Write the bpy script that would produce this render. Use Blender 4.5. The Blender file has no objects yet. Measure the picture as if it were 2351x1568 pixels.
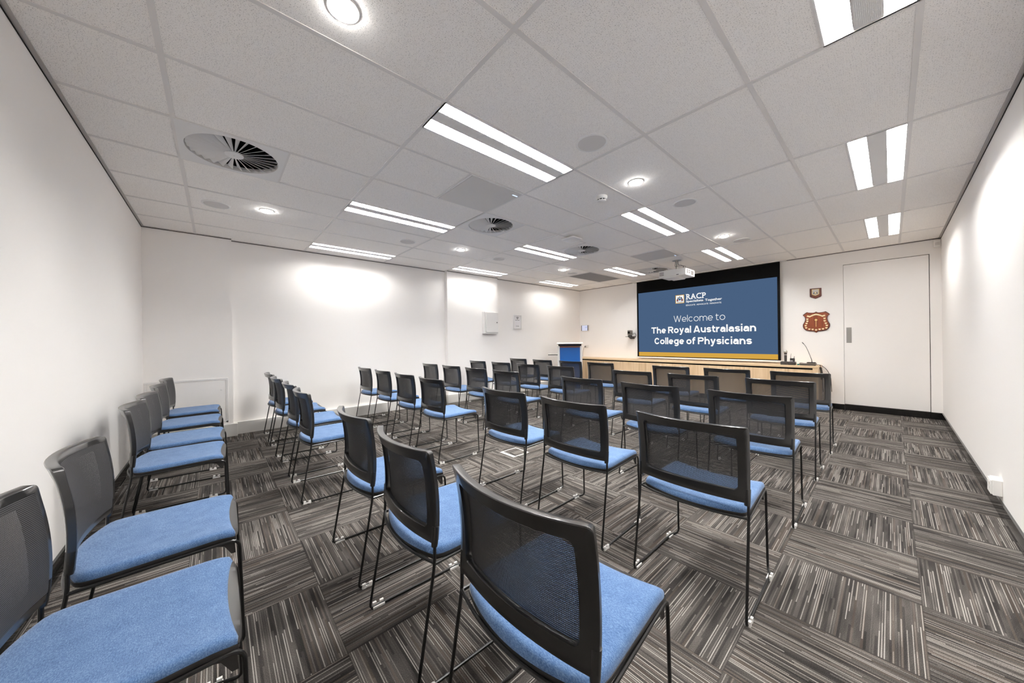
import bpy, math, random
from mathutils import Vector, Matrix

random.seed(7)
S = bpy.context.scene
COL = S.collection
PI = math.pi

# ------------------------------------------------------------------ camera
FPX, CY, YAW, ROLL = 768.81, 781.65, -0.8475, -0.0124
CAM = Vector((0.5068, 0.1885, 1.2183))
cd = bpy.data.cameras.new('camera')
cd.sensor_width = 36.0
cd.lens = 36.0 * FPX / 2351.0
cd.shift_y = (CY - 784.0) / 2351.0
cd.clip_start = 0.02
co = bpy.data.objects.new('camera', cd)
COL.objects.link(co)
F = Vector((math.sin(YAW), math.cos(YAW), 0))
R0 = Vector((math.cos(YAW), -math.sin(YAW), 0))
U0 = Vector((0, 0, 1))
R = R0 * math.cos(ROLL) + U0 * math.sin(ROLL)
U = U0 * math.cos(ROLL) - R0 * math.sin(ROLL)
m = Matrix.Identity(4)
for i in range(3):
    m[i][0], m[i][1], m[i][2], m[i][3] = R[i], U[i], -F[i], CAM[i]
co.matrix_world = m
S.camera = co

# ------------------------------------------------------------------ world, exposure, render tuning
w = bpy.data.worlds.new('world')
S.world = w
w.use_nodes = True
w.node_tree.nodes['Background'].inputs[0].default_value = (0.8, 0.85, 0.9, 1)
w.node_tree.nodes['Background'].inputs[1].default_value = 0.05
S.view_settings.view_transform = 'Standard'
S.view_settings.look = 'None'
S.view_settings.exposure = 0.0
S.view_settings.gamma = 1.0
S.cycles.max_bounces = 14
S.cycles.diffuse_bounces = 12
S.cycles.glossy_bounces = 3
S.cycles.transmission_bounces = 2
S.cycles.transparent_max_bounces = 14
S.cycles.caustics_reflective = False
S.cycles.caustics_refractive = False
S.cycles.sample_clamp_indirect = 12.0
S.cycles.use_denoising = True
TUBE = 165.0          # radiance of the fluorescent tubes
DOWN = 85.0         # radiance of the downlight lenses

# ------------------------------------------------------------------ room dimensions
H = 2.616
XR, YB, YF = 0.99, -0.46, 7.99
XL, XC = -5.39, -5.30          # left wall recess face, column face
CARX, CARY = 0.0893, 0.5638    # carpet tile grid origin


def lin(r, g, b):
    def f(c):
        c /= 255.0
        return c / 12.92 if c <= 0.04045 else ((c + 0.055) / 1.055) ** 2.4
    return (f(r), f(g), f(b), 1.0)


# ------------------------------------------------------------------ materials
def new_mat(name):
    mt = bpy.data.materials.new(name)
    mt.use_nodes = True
    nt = mt.node_tree
    return mt, nt, nt.nodes['Principled BSDF']


def mat(name, rgb, rough=0.5, spec=0.5, metal=0.0, emit=None, es=0.0, coat=0.0):
    mt, nt, b = new_mat(name)
    b.inputs['Base Color'].default_value = lin(*rgb)
    b.inputs['Roughness'].default_value = rough
    b.inputs['Specular IOR Level'].default_value = spec
    b.inputs['Metallic'].default_value = metal
    b.inputs['Coat Weight'].default_value = coat
    if emit:
        b.inputs['Emission Color'].default_value = lin(*emit)
        b.inputs['Emission Strength'].default_value = es
    return mt


class NT:
    """tiny node helper"""
    def __init__(s, nt):
        s.nt = nt

    def n(s, kind, **kw):
        nd = s.nt.nodes.new(kind)
        for k, v in kw.items():
            setattr(nd, k, v)
        return nd

    def put(s, sock, v):
        if hasattr(v, 'links') or hasattr(v, 'is_linked'):
            s.nt.links.new(v, sock)
        else:
            sock.default_value = v

    def math(s, op, a, b=0.0, c=None):
        nd = s.n('ShaderNodeMath', operation=op)
        s.put(nd.inputs[0], a)
        s.put(nd.inputs[1], b)
        if c is not None:
            s.put(nd.inputs[2], c)
        return nd.outputs[0]

    def mix(s, f, a, b, kind='RGBA'):
        nd = s.n('ShaderNodeMix', data_type=kind)
        i = {'RGBA': (0, 6, 7, 2), 'FLOAT': (0, 2, 3, 0)}[kind]
        s.put(nd.inputs[i[0]], f)
        s.put(nd.inputs[i[1]], a)
        s.put(nd.inputs[i[2]], b)
        return nd.outputs[i[3]]

    def xyz(s, v):
        nd = s.n('ShaderNodeSeparateXYZ')
        s.put(nd.inputs[0], v)
        return nd.outputs

    def comb(s, x, y, z):
        nd = s.n('ShaderNodeCombineXYZ')
        for i, v in enumerate((x, y, z)):
            s.put(nd.inputs[i], v)
        return nd.outputs[0]

    def noise(s, vec, scale=1.0, detail=2.0, rough=0.5):
        nd = s.n('ShaderNodeTexNoise')
        s.put(nd.inputs['Vector'], vec)
        nd.inputs['Scale'].default_value = scale
        nd.inputs['Detail'].default_value = detail
        nd.inputs['Roughness'].default_value = rough
        return nd.outputs[0]

    def white(s, vec):
        nd = s.n('ShaderNodeTexWhiteNoise', noise_dimensions='3D')
        s.put(nd.inputs['Vector'], vec)
        return nd.outputs[0]

    def ramp(s, f, stops):
        nd = s.n('ShaderNodeValToRGB')
        els = nd.color_ramp.elements
        while len(els) < len(stops):
            els.new(0.5)
        for e, (p, c) in zip(els, stops):
            e.position = p
            e.color = c
        s.put(nd.inputs[0], f)
        return nd.outputs[0]

    def bump(s, h, strength, dist):
        nd = s.n('ShaderNodeBump')
        nd.inputs['Strength'].default_value = strength
        nd.inputs['Distance'].default_value = dist
        s.put(nd.inputs['Height'], h)
        return nd.outputs[0]


def carpet_mat():
    mt, nt, b = new_mat('striped_carpet_tiles')
    q = NT(nt)
    pos = q.n('ShaderNodeNewGeometry').outputs['Position']
    x, y, z = q.xyz(pos)
    gx = q.math('DIVIDE', q.math('SUBTRACT', x, CARX), 0.5)
    gy = q.math('DIVIDE', q.math('SUBTRACT', y, CARY), 0.5)
    ix, iy = q.math('FLOOR', gx), q.math('FLOOR', gy)
    fx, fy = q.math('SUBTRACT', gx, ix), q.math('SUBTRACT', gy, iy)
    par = q.math('MODULO', q.math('ADD', q.math('ADD', ix, iy), 100.0), 2.0)   # 1: stripes along y
    u = q.mix(par, fx, fy, 'FLOAT')      # along the stripe
    v = q.mix(par, fy, fx, 'FLOAT')      # across
    cell = q.math('ADD', q.math('MULTIPLY', ix, 17.31), q.math('MULTIPLY', iy, 9.73))
    rib = q.math('FLOOR', q.math('MULTIPLY', v, 66.0))
    # broken dashes, rib by rib, each with crisp ends
    rr = q.white(q.comb(rib, cell, 1.0))
    seg1 = q.math('FLOOR', q.math('ADD', q.math('MULTIPLY', u, q.math('ADD', 0.7, q.math('MULTIPLY', rr, 1.9))), q.math('MULTIPLY', rr, 37.0)))
    w1 = q.white(q.comb(rib, seg1, cell))
    band = q.noise(q.comb(q.math('MULTIPLY', u, 1.5), q.math('MULTIPLY', v, 11.0), q.math('ADD', cell, 77.0)), 1.0, 2.0)
    fuzz = q.noise(pos, 420.0, 2.0, 0.75)
    prof = q.math('ABSOLUTE', q.math('SUBTRACT', q.math('FRACT', q.math('MULTIPLY', v, 66.0)), 0.5))     # 0 at the rib's crown
    core = q.math('LESS_THAN', prof, 0.19)
    light = q.math('MULTIPLY', core, q.math('MULTIPLY', q.math('MAXIMUM', q.math('SUBTRACT', w1, 0.45), 0.0), 0.95))
    dark = q.math('MULTIPLY', q.math('LESS_THAN', w1, 0.22), 0.13)
    t = q.math('ADD', 0.20, q.math('MULTIPLY', band, 0.62))
    t = q.math('SUBTRACT', q.math('ADD', t, light), dark)
    t = q.math('ADD', t, q.math('MULTIPLY', q.math('SUBTRACT', fuzz, 0.5), 0.95))
    col = q.ramp(t, [(0.20, lin(26, 24, 23)), (0.40, lin(56, 53, 51)), (0.55, lin(83, 79, 76)),
                     (0.72, lin(113, 108, 103)), (0.95, lin(182, 177, 170))])
    brn = q.math('GREATER_THAN', rr, 0.82)
    col = q.mix(q.math('MULTIPLY', brn, 0.18), col, lin(122, 104, 90))
    # tile seams
    ex = q.math('MINIMUM', fx, q.math('SUBTRACT', 1.0, fx))
    ey = q.math('MINIMUM', fy, q.math('SUBTRACT', 1.0, fy))
    seam = q.math('LESS_THAN', q.math('MINIMUM', ex, ey), 0.005)
    col = q.mix(q.math('MULTIPLY', seam, 0.35), col, lin(40, 36, 34))
    nt.links.new(col, b.inputs['Base Color'])
    b.inputs['Roughness'].default_value = 0.95
    b.inputs['Specular IOR Level'].default_value = 0.15
    nt.links.new(q.bump(t, 0.6, 0.004), b.inputs['Normal'])
    return mt


def ceiling_mat():
    mt, nt, b = new_mat('pinhole_ceiling_tile')
    q = NT(nt)
    pos = q.n('ShaderNodeNewGeometry').outputs['Position']
    out = None
    for sc, thr, rad, seed in ((105.0, 0.56, 0.17, 0.0), (220.0, 0.64, 0.22, 9.0)):
        vo = q.n('ShaderNodeTexVoronoi', voronoi_dimensions='2D')
        vo.inputs['Scale'].default_value = sc
        nt.links.new(pos, vo.inputs['Vector'])
        r = q.xyz(vo.outputs['Color'])[0]
        wob = q.math('MULTIPLY', r, rad)
        dot = q.math('MULTIPLY', q.math('GREATER_THAN', r, thr), q.math('LESS_THAN', vo.outputs['Distance'], wob))
        out = dot if out is None else q.math('MAXIMUM', out, dot)
    mott = q.noise(pos, 140.0, 2.0, 0.6)
    base = q.mix(mott, lin(250, 246, 241), lin(254, 250, 245))
    col = q.mix(q.math('MULTIPLY', out, 0.62), base, lin(120, 113, 108))
    nt.links.new(col, b.inputs['Base Color'])
    b.inputs['Roughness'].default_value = 0.9
    b.inputs['Specular IOR Level'].default_value = 0.2
    return mt


def fabric_mat():
    mt, nt, b = new_mat('blue_wool_felt')
    q = NT(nt)
    tc = q.n('ShaderNodeTexCoord').outputs['Object']
    oi = q.n('ShaderNodeObjectInfo').outputs['Random']
    v = q.n('ShaderNodeVectorMath', operation='ADD')
    nt.links.new(tc, v.inputs[0])
    nt.links.new(q.comb(q.math('MULTIPLY', oi, 30.0), oi, 0.0), v.inputs[1])
    p = v.outputs[0]
    x, y, z = q.xyz(p)
    st = q.noise(q.comb(q.math('MULTIPLY', x, 190.0), q.math('MULTIPLY', y, 430.0), q.math('MULTIPLY', z, 300.0)), 1.0, 3.0, 0.65)
    big = q.noise(p, 22.0, 2.0)
    t = q.math('ADD', q.math('MULTIPLY', st, 0.8), q.math('MULTIPLY', big, 0.2))
    col = q.ramp(t, [(0.32, lin(60, 90, 132)), (0.5, lin(89, 120, 163)), (0.68, lin(121, 150, 187))])
    nt.links.new(col, b.inputs['Base Color'])
    b.inputs['Roughness'].default_value = 0.95
    b.inputs['Specular IOR Level'].default_value = 0.1
    b.inputs['Sheen Weight'].default_value = 0.25
    b.inputs['Sheen Roughness'].default_value = 0.5
    nt.links.new(q.bump(st, 0.35, 0.002), b.inputs['Normal'])
    return mt


def mesh_mat():
    mt, nt, b = new_mat('black_back_mesh')
    q = NT(nt)
    x, y, z = q.xyz(q.n('ShaderNodeTexCoord').outputs['Object'])
    lw = q.n('ShaderNodeLayerWeight')
    lw.inputs[0].default_value = 0.5
    cosv = q.math('SUBTRACT', 1.0, lw.outputs['Facing'])
    op = q.math('MAXIMUM', q.math('MULTIPLY', q.math('SUBTRACT', cosv, 0.33), 1.05), 0.0)
    zz = q.math('FRACT', q.math('MULTIPLY', z, 1.0 / 0.0047))
    xx = q.math('FRACT', q.math('MULTIPLY', x, 1.0 / 0.0023))
    hole = q.math('MULTIPLY', q.math('LESS_THAN', zz, 0.27), q.math('LESS_THAN', xx, q.math('MULTIPLY', op, 0.90)))
    a = q.math('SUBTRACT', 1.0, hole)
    yarn = q.math('MULTIPLY', q.math('GREATER_THAN', zz, 0.55), q.math('LESS_THAN', zz, 0.80))
    col = q.mix(yarn, lin(16, 16, 18), lin(104, 103, 104))
    nt.links.new(col, b.inputs['Base Color'])
    nt.links.new(a, b.inputs['Alpha'])
    b.inputs['Roughness'].default_value = 0.55
    b.inputs['Specular IOR Level'].default_value = 0.35
    return mt


def wood_mat(name, c1, c2, c3, axis='z', scale=1.0, rough=0.45):
    mt, nt, b = new_mat(name)
    q = NT(nt)
    x, y, z = q.xyz(q.n('ShaderNodeNewGeometry').outputs['Position'])
    lo, hi = 1.2 * scale, 26.0 * scale
    sx, sz = (hi, lo) if axis == 'z' else (lo, hi)
    g = q.noise(q.comb(q.math('MULTIPLY', x, sx), q.math('MULTIPLY', y, hi), q.math('MULTIPLY', z, sz)), 1.0, 4.0, 0.6)
    nt.links.new(q.ramp(g, [(0.3, lin(*c1)), (0.5, lin(*c2)), (0.7, lin(*c3))]), b.inputs['Base Color'])
    b.inputs['Roughness'].default_value = rough
    return mt


def emis(name, rgb, st):
    mt, nt, b = new_mat(name)
    b.inputs['Base Color'].default_value = (0, 0, 0, 1)
    b.inputs['Specular IOR Level'].default_value = 0.0
    b.inputs['Emission Color'].default_value = lin(*rgb)
    b.inputs['Emission Strength'].default_value = st
    return mt


M = dict(
    carpet=carpet_mat(), ceil=ceiling_mat(), fabric=fabric_mat(), mesh=mesh_mat(),
    wall=mat('white_wall_paint', (250, 247, 244), 0.6, 0.3),
    door=mat('white_door_paint', (248, 245, 242), 0.45, 0.4),
    skirt=mat('white_skirting', (238, 236, 232), 0.4, 0.4),
    black_skirt=mat('black_vinyl_skirting', (20, 19, 19), 0.12, 0.6),
    tbar=mat('ceiling_grid_steel', (226, 222, 218), 0.4, 0.4),
    angle=mat('grey_wall_angle', (176, 171, 166), 0.45, 0.4),
    gap=mat('dark_shadow_gap', (44, 40, 38), 0.9, 0.1),
    plastic=mat('black_plastic', (10, 10, 10), 0.30, 0.85, coat=0.5),
    shell=mat('dark_grey_plastic', (44, 42, 41), 0.4, 0.5),
    rod=mat('black_powder_coat_rod', (18, 18, 18), 0.3, 0.5),
    clip=mat('clear_plastic_clip', (250, 248, 245), 0.4, 0.5),
    white_metal=mat('white_powder_coat', (232, 230, 228), 0.45, 0.4),
    louvre=mat('bright_louvre', (242, 242, 242), 0.25, 0.5),
    baffle=mat('satin_metal_baffle', (196, 196, 196), 0.22, 0.5, 0.95),
    white_plastic=mat('white_plastic', (236, 234, 231), 0.4, 0.4),
    grille=mat('grey_perforated_grille', (216, 212, 208), 0.6, 0.3),
    panel=mat('pale_grey_panel', (205, 202, 199), 0.35, 0.5),
    return_air=mat('grey_return_air_core', (172, 169, 166), 0.7, 0.2),
    dark=mat('duct_black', (8, 8, 8), 0.9, 0.1),
    matte_black=mat('black_screen_border', (10, 10, 10), 0.8, 0.1),
    steel=mat('brushed_steel', (168, 165, 160), 0.35, 0.5, 0.9),
    alu=mat('silver_lacquer', (222, 222, 220), 0.4, 0.5, 0.1),
    blue_panel=mat('blue_lectern_panel', (0, 84, 160), 0.45, 0.5),
    charcoal=mat('charcoal_plastic', (52, 48, 46), 0.45, 0.4),
    grey_plastic=mat('mid_grey_plastic', (112, 106, 101), 0.45, 0.4),
    chrome=mat('silver_mesh', (190, 188, 182), 0.3, 0.5, 0.7),
    brass=mat('engraved_gold', (226, 200, 132), 0.35, 0.5, 0.3),
    brass_plate=mat('pale_gold_plate', (240, 226, 184), 0.4, 0.5, 0.1),
    paper=mat('white_paper', (238, 236, 238), 0.7, 0.2),
    ink=mat('grey_print', (88, 84, 88), 0.7, 0.2),
    teal=mat('teal_plastic', (40, 130, 125), 0.5, 0.4),
    floorbox=mat('white_floor_box', (236, 232, 224), 0.4, 0.4),
    oak=wood_mat('pale_oak_laminate', (214, 182, 142), (226, 196, 158), (236, 210, 176)),
    oak_top=wood_mat('pale_oak_top', (216, 184, 144), (228, 200, 162), (238, 214, 180), 'x'),
    walnut=wood_mat('red_walnut', (104, 44, 20), (132, 62, 30), (150, 76, 38), 'z', 2.0, 0.3),
    dark_wood=wood_mat('dark_mahogany', (62, 24, 16), (82, 36, 24), (96, 46, 32), 'z', 2.0, 0.3),
    lens=emis('downlight_lens', (255, 254, 252), DOWN),
    slide=emis('projected_slide_blue', (73, 97, 129), 1.0),
    amber=emis('projected_amber', (215, 167, 72), 1.0),
    white_img=emis('projected_white', (252, 252, 252), 1.0),
    ink_img=emis('projected_dark', (52, 58, 72), 1.0),
    red_img=emis('projected_red', (170, 60, 55), 1.0),
    blue_img=emis('projected_blue', (70, 140, 185), 1.0),
    touch=emis('touch_screen_glow', (214, 216, 236), 1.0),
    touch_blue=emis('touch_icon_blue', (120, 140, 220), 1.0),
    led=emis('white_led', (200, 220, 255), 1.6),
)


# ------------------------------------------------------------------ mesh building
class MB:
    def __init__(s):
        s.v, s.f = [], []

    def add(s, vs, fs):
        o = len(s.v)
        s.v += [tuple(p) for p in vs]
        s.f += [tuple(i + o for i in f) for f in fs]
        return s

    def box(s, x0, x1, y0, y1, z0, z1):
        vs = [(x, y, z) for z in (z0, z1) for y in (y0, y1) for x in (x0, x1)]
        return s.add(vs, [(0, 2, 3, 1), (4, 5, 7, 6), (0, 1, 5, 4), (2, 6, 7, 3), (0, 4, 6, 2), (1, 3, 7, 5)])

    def rings(s, rings, closed=True, cap0=True, cap1=True):
        n = len(rings[0])
        vs = [p for r in rings for p in r]
        fs = []
        for i in range(len(rings) - 1):
            for j in range(n if closed else n - 1):
                k = (j + 1) % n
                fs.append((i * n + j, i * n + k, (i + 1) * n + k, (i + 1) * n + j))
        if cap0:
            fs.append(tuple(range(n - 1, -1, -1)))
        if cap1:
            fs.append(tuple(range((len(rings) - 1) * n, len(rings) * n)))
        return s.add(vs, fs)

    def tube(s, path, r, n=8, cap=True):
        P = [Vector(p) for p in path]
        rr = r if isinstance(r, (list, tuple)) else [r] * len(P)
        rings = []
        ref = None
        for i, p in enumerate(P):
            a = P[max(i - 1, 0)]
            b = P[min(i + 1, len(P) - 1)]
            t = (b - a).normalized()
            if ref is None:
                ref = t.orthogonal().normalized()
            ref = (ref - t * ref.dot(t))
            ref = ref.normalized() if ref.length > 1e-6 else t.orthogonal().normalized()
            bn = t.cross(ref)
            rings.append([p + (ref * math.cos(2 * PI * k / n) + bn * math.sin(2 * PI * k / n)) * rr[i] for k in range(n)])
        return s.rings(rings, True, cap, cap)

    def lathe(s, prof, n=24, c=(0, 0, 0), axis='z', cap=True):
        rings = []
        for r, h in prof:
            ring = []
            for k in range(n):
                a = 2 * PI * k / n
                q = (r * math.cos(a), r * math.sin(a), h)
                if axis == 'y':
                    q = (q[0], h, q[1])
                if axis == 'x':
                    q = (h, q[0], q[1])
                ring.append((q[0] + c[0], q[1] + c[1], q[2] + c[2]))
            rings.append(ring)
        return s.rings(rings, True, cap, cap)

    def prism(s, poly, a0, a1, plane='xz'):
        """poly of 2D points extruded along the remaining axis"""
        def P(p, a):
            if plane == 'xz':
                return (p[0], a, p[1])
            if plane == 'yz':
                return (a, p[0], p[1])
            return (p[0], p[1], a)
        n = len(poly)
        vs = [P(p, a0) for p in poly] + [P(p, a1) for p in poly]
        fs = [(i, (i + 1) % n, n + (i + 1) % n, n + i) for i in range(n)]
        fs += [tuple(range(n - 1, -1, -1)), tuple(range(n, 2 * n))]
        return s.add(vs, fs)

    def build(s, name, m, parent=None, smooth=False, bevel=0.0, seg=2, fix=True):
        me = bpy.data.meshes.new(name)
        me.from_pydata(s.v, [], s.f)
        if fix:
            import bmesh
            bm = bmesh.new()
            bm.from_mesh(me)
            bmesh.ops.recalc_face_normals(bm, faces=bm.faces)
            bm.to_mesh(me)
            bm.free()
        me.materials.append(m)
        o = bpy.data.objects.new(name, me)
        COL.objects.link(o)
        if smooth:
            for p in me.polygons:
                p.use_smooth = True
            try:
                me.set_sharp_from_angle(angle=math.radians(42))
            except Exception:
                pass
        if bevel:
            md = o.modifiers.new('bevel', 'BEVEL')
            md.width = bevel
            md.segments = seg
            md.limit_method = 'ANGLE'
            md.angle_limit = math.radians(40)
        if parent:
            o.parent = parent
        return o


def tag(o, label, cat, group=None, kind=None):
    o['label'] = label
    o['category'] = cat
    if group:
        o['group'] = group
    if kind:
        o['kind'] = kind
    return o


def thing(name, label, cat, loc=(0, 0, 0), rz=0.0, group=None):
    o = bpy.data.objects.new(name, None)
    o.empty_display_size = 0.05
    COL.objects.link(o)
    o.location = loc
    o.rotation_euler = (0, 0, rz)
    return tag(o, label, cat, group)


def struct(o, label, cat):
    o['label'] = label
    o['category'] = cat
    o['kind'] = 'structure'
    return o


def copy_tree(o, parent=None):
    c = o.copy()
    COL.objects.link(c)
    if parent:
        c.parent = parent
    for ch in list(o.children):
        copy_tree(ch, c)
    return c


def fillet(path, radii, seg=5):
    """round the corners of a polyline"""
    P = [Vector(p) for p in path]
    out = [P[0]]
    for i in range(1, len(P) - 1):
        r = radii[i] if isinstance(radii, (list, tuple)) else radii
        a, b, c = P[i - 1], P[i], P[i + 1]
        d1, d2 = (a - b), (c - b)
        t = min(r, d1.length * 0.48, d2.length * 0.48)
        p, q = b + d1.normalized() * t, b + d2.normalized() * t
        for k in range(seg + 1):
            s_ = k / seg
            out.append(p * (1 - s_) ** 2 + b * 2 * s_ * (1 - s_) + q * s_ * s_)
    out.append(P[-1])
    return out


# ================================================================== SETTING
# floor
struct(MB().box(XL - 0.1, XR + 0.1, YB - 0.1, YF + 0.1, -0.08, 0.0).build('floor', M['carpet']),
       'charcoal and grey striped carpet tiles laid quarter turned', 'floor')

# walls
o = MB()
o.box(XL - 0.1, XL, YB - 0.1, YF + 0.1, 0, H)
o.box(XL, XC, YB, 0.35, 0, H)
o.box(XL, XC, 3.62, 4.90, 0, H)
struct(o.build('wall_left', M['wall']), 'long white wall with two shallow columns', 'wall')
struct(MB().box(XL, XR + 0.1, YB - 0.1, YB, 0, H).build('wall_back', M['wall']), 'white wall behind the rear row of chairs', 'wall')
struct(MB().box(XR, XR + 0.1, YB, YF + 0.1, 0, H).build('wall_right', M['wall']), 'bare white wall on the right', 'wall')
DX0, DX1, DZ = -0.010, 0.878, 2.395
o = MB()
o.box(XL, DX0 - 0.004, YF, YF + 0.1, 0, H)
o.box(DX1 + 0.007, XR, YF, YF + 0.1, 0, H)
o.box(DX0 - 0.004, DX1 + 0.007, YF, YF + 0.1, DZ + 0.009, H)
struct(o.build('wall_front', M['wall']), 'white wall carrying the projection screen and the flush door', 'wall')
d = MB().box(DX0, DX1, YF + 0.002, YF + 0.045, 0.10, DZ).build('door_1', M['door'])
struct(d, 'tall white flush door with no frame', 'door')
MB().box(0.017, 0.077, YF - 0.0015, YF + 0.003, 1.111, 1.363).build('push_plate', M['steel'], d)
struct(MB().box(DX0 - 0.02, DX1 + 0.02, YF + 0.05, YF + 0.09, 0, DZ + 0.02).build('trim_1', M['gap']),
       'dark gap around the flush door', 'trim')
# skirting
SK = 0.165
o = MB()
o.box(XC, XC + 0.055, YB, 0.392, 0, SK)
o.box(XL, XL + 0.055, 0.35, 3.62, 0, SK)
o.box(XC, XC + 0.055, 3.58, 4.94, 0, SK)
o.box(XL, XL + 0.055, 4.90, 7.52, 0, SK)
struct(o.build('baseboard_left', M['skirt'], bevel=0.004), 'tall white skirting duct along the left wall', 'baseboard')
o = MB()
o.box(XC + 0.055, XR, YB, YB + 0.012, 0, 0.1)
struct(o.build('baseboard_back', M['black_skirt']), 'glossy black skirting below the back wall', 'baseboard')
struct(MB().box(XR - 0.012, XR, YB + 0.012, YF, 0, 0.1).build('baseboard_right', M['black_skirt']), 'glossy black skirting below the right wall', 'baseboard')
o = MB()
o.box(-0.163, DX0 - 0.002, YF - 0.012, YF, 0, 0.092)
o.box(DX0 + 0.002, DX1 - 0.001, YF - 0.012, YF, 0, 0.095)
o.box(DX1 + 0.001, XR - 0.012, YF - 0.012, YF, 0, 0.098)
o.box(-0.175, -0.163, YF - 0.40, YF, 0, 0.09)
struct(o.build('baseboard_front', M['black_skirt']), 'black skirting across the front wall and door', 'baseboard')

# ceiling: lay-in tiles with openings for luminaires and diffusers
LX = [(0.300, 0.600), (-1.500, -1.200), (-3.300, -3.000), (-5.100, -4.800)]
LY = [(1.2, 2.4), (3.6, 4.8), (6.0, 7.2)]
holes = [(a, b, c, d_) for a, b in LX for c, d_ in LY]
DIFF = [(-2.7, 0.3), (-2.7, 2.7), (-2.7, 4.5), (-2.7, 6.9)]
holes += [(x - 0.3, x + 0.3, y - 0.3, y + 0.3) for x, y in DIFF]
xs = sorted({XL - 0.1, XR + 0.1} | {h[0] for h in holes} | {h[1] for h in holes})
ys = sorted({YB - 0.1, YF + 0.1} | {h[2] for h in holes} | {h[3] for h in holes})
o = MB()
for i in range(len(xs) - 1):
    for j in range(len(ys) - 1):
        cx_, cy_ = (xs[i] + xs[i + 1]) / 2, (ys[j] + ys[j + 1]) / 2
        if any(h[0] < cx_ < h[1] and h[2] < cy_ < h[3] for h in holes):
            continue
        o.box(xs[i], xs[i + 1], ys[j], ys[j + 1], H, H + 0.02)
struct(o.build('ceiling', M['ceil']), 'white pinhole ceiling tiles', 'ceiling')
# grid of tee bars
BW = 0.012
T0 = H - 0.004
o = MB()
for k in range(0, 7):
    y = 1.2 * k
    o.box(XL, XR, y - BW, y + BW, T0, H + 0.002)
gx = [0.6 - 0.6 * k for k in range(0, 10)]
for x in gx:
    o.box(x - BW, x + BW, YB, YF, T0 + 0.0008, H + 0.002)
for a, b in LX:
    xx = b if a > 0 else a
    for c, d_ in LY:
        xq = a if a > 0 else a
        o.box(xq - 0.006, xq + 0.006, c, d_, T0 + 0.001, H + 0.002)
for x, y in DIFF:
    for yy in (y - 0.3, y + 0.3):
        o.box(x - 0.3, x + 0.3, yy - BW, yy + BW, T0 + 0.0004, H + 0.002)
for y in (1.8, 5.4):
    o.box(-2.4, -1.8, y - BW, y + BW, T0 + 0.0004, H + 0.002)
struct(o.build('trim_2', M['tbar']), 'white suspended grid bars between the ceiling tiles', 'trim')
# wall angle round the perimeter and its shadow line
o, g = MB(), MB()
AW = 0.022


def angle(x0, x1, y0, y1):
    o.box(x0, x1, y0, y1, T0 - 0.001, H + 0.002)


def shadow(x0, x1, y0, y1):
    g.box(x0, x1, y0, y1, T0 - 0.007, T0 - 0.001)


angle(XL, XR, YB, YB + AW)
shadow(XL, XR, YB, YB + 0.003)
angle(XR - AW, XR, YB, YF)
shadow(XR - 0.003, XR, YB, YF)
angle(XL, XR, YF - AW, YF)
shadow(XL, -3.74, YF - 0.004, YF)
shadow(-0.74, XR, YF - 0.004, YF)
for xa, y0, y1 in ((XC, YB, 0.35), (XL, 0.35, 3.62), (XC, 3.62, 4.90), (XL, 4.90, YF)):
    angle(xa, xa + AW, y0, y1)
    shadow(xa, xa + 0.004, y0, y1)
struct(o.build('trim_3', M['angle']), 'grey wall angle around the ceiling edge', 'trim')
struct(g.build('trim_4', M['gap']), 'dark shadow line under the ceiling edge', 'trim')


# ================================================================== CEILING FITTINGS
def troffer(tube_mat):
    """0.3 x 1.2 m twin channel louvred luminaire, origin at the ceiling plane"""
    t = thing('ceiling_light', 'x', 'ceiling light')
    hw, hl, dp = 0.147, 0.597, 0.085
    o = MB()          # housing: rim, outer walls, top
    o.box(-hw - 0.002, -hw + 0.004, -hl, hl, -0.004, dp)
    o.box(hw - 0.004, hw + 0.002, -hl, hl, -0.004, dp)
    o.box(-hw, hw, -hl - 0.002, -hl + 0.006, -0.004, dp)
    o.box(-hw, hw, hl - 0.006, hl + 0.002, -0.004, dp)
    o.box(-hw, hw, -hl, hl, dp, dp + 0.004)
    o.build('housing', M['white_metal'], t)
    o = MB()          # flat centre panel with fine flutes
    o.box(-0.045, 0.045, -hl + 0.006, hl - 0.006, 0.002, 0.006)
    for k in range(14):
        x = -0.039 + 0.006 * k
        o.box(x - 0.001, x + 0.001, -hl + 0.01, hl - 0.01, 0.0005, 0.002)
    o.build('centre_panel', M['white_metal'], t)
    for s_ in (-1, 1):
        cx_ = s_ * 0.094
        o = MB()
        # reflector flanks
        prof = [(-0.047, 0.0), (-0.045, 0.02), (-0.036, 0.038), (-0.014, 0.052), (0.014, 0.052), (0.036, 0.038), (0.045, 0.02), (0.047, 0.0)]
        vs, fs = [], []
        for y in (-hl + 0.007, hl - 0.007):
            vs += [(cx_ + a, y, z) for a, z in prof]
        n = len(prof)
        for i in range(n - 1):
            fs.append((i, i + 1, n + i + 1, n + i))
        o.add(vs, fs)
        flank = len(o.f)
        nb = 16          # satin metal cross blades
        for k in range(1, nb):
            y = -hl + 2 * hl * k / nb
            o.prism([(cx_ - 0.045, 0.001), (cx_ + 0.045, 0.001), (cx_ + 0.044, 0.018), (cx_, 0.012), (cx_ - 0.044, 0.018)], y - 0.0020, y + 0.0020)
        lv = o.build('louvre', M['louvre'], t, fix=False)
        lv.data.materials.append(M['baffle'])
        for p_ in lv.data.polygons:
            if p_.index >= flank:
                p_.material_index = 1
        MB().tube([(cx_, -hl + 0.03, 0.032), (cx_, hl - 0.03, 0.032)], 0.013, 12).build('tube', tube_mat, lv, smooth=True)
    return t


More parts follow.
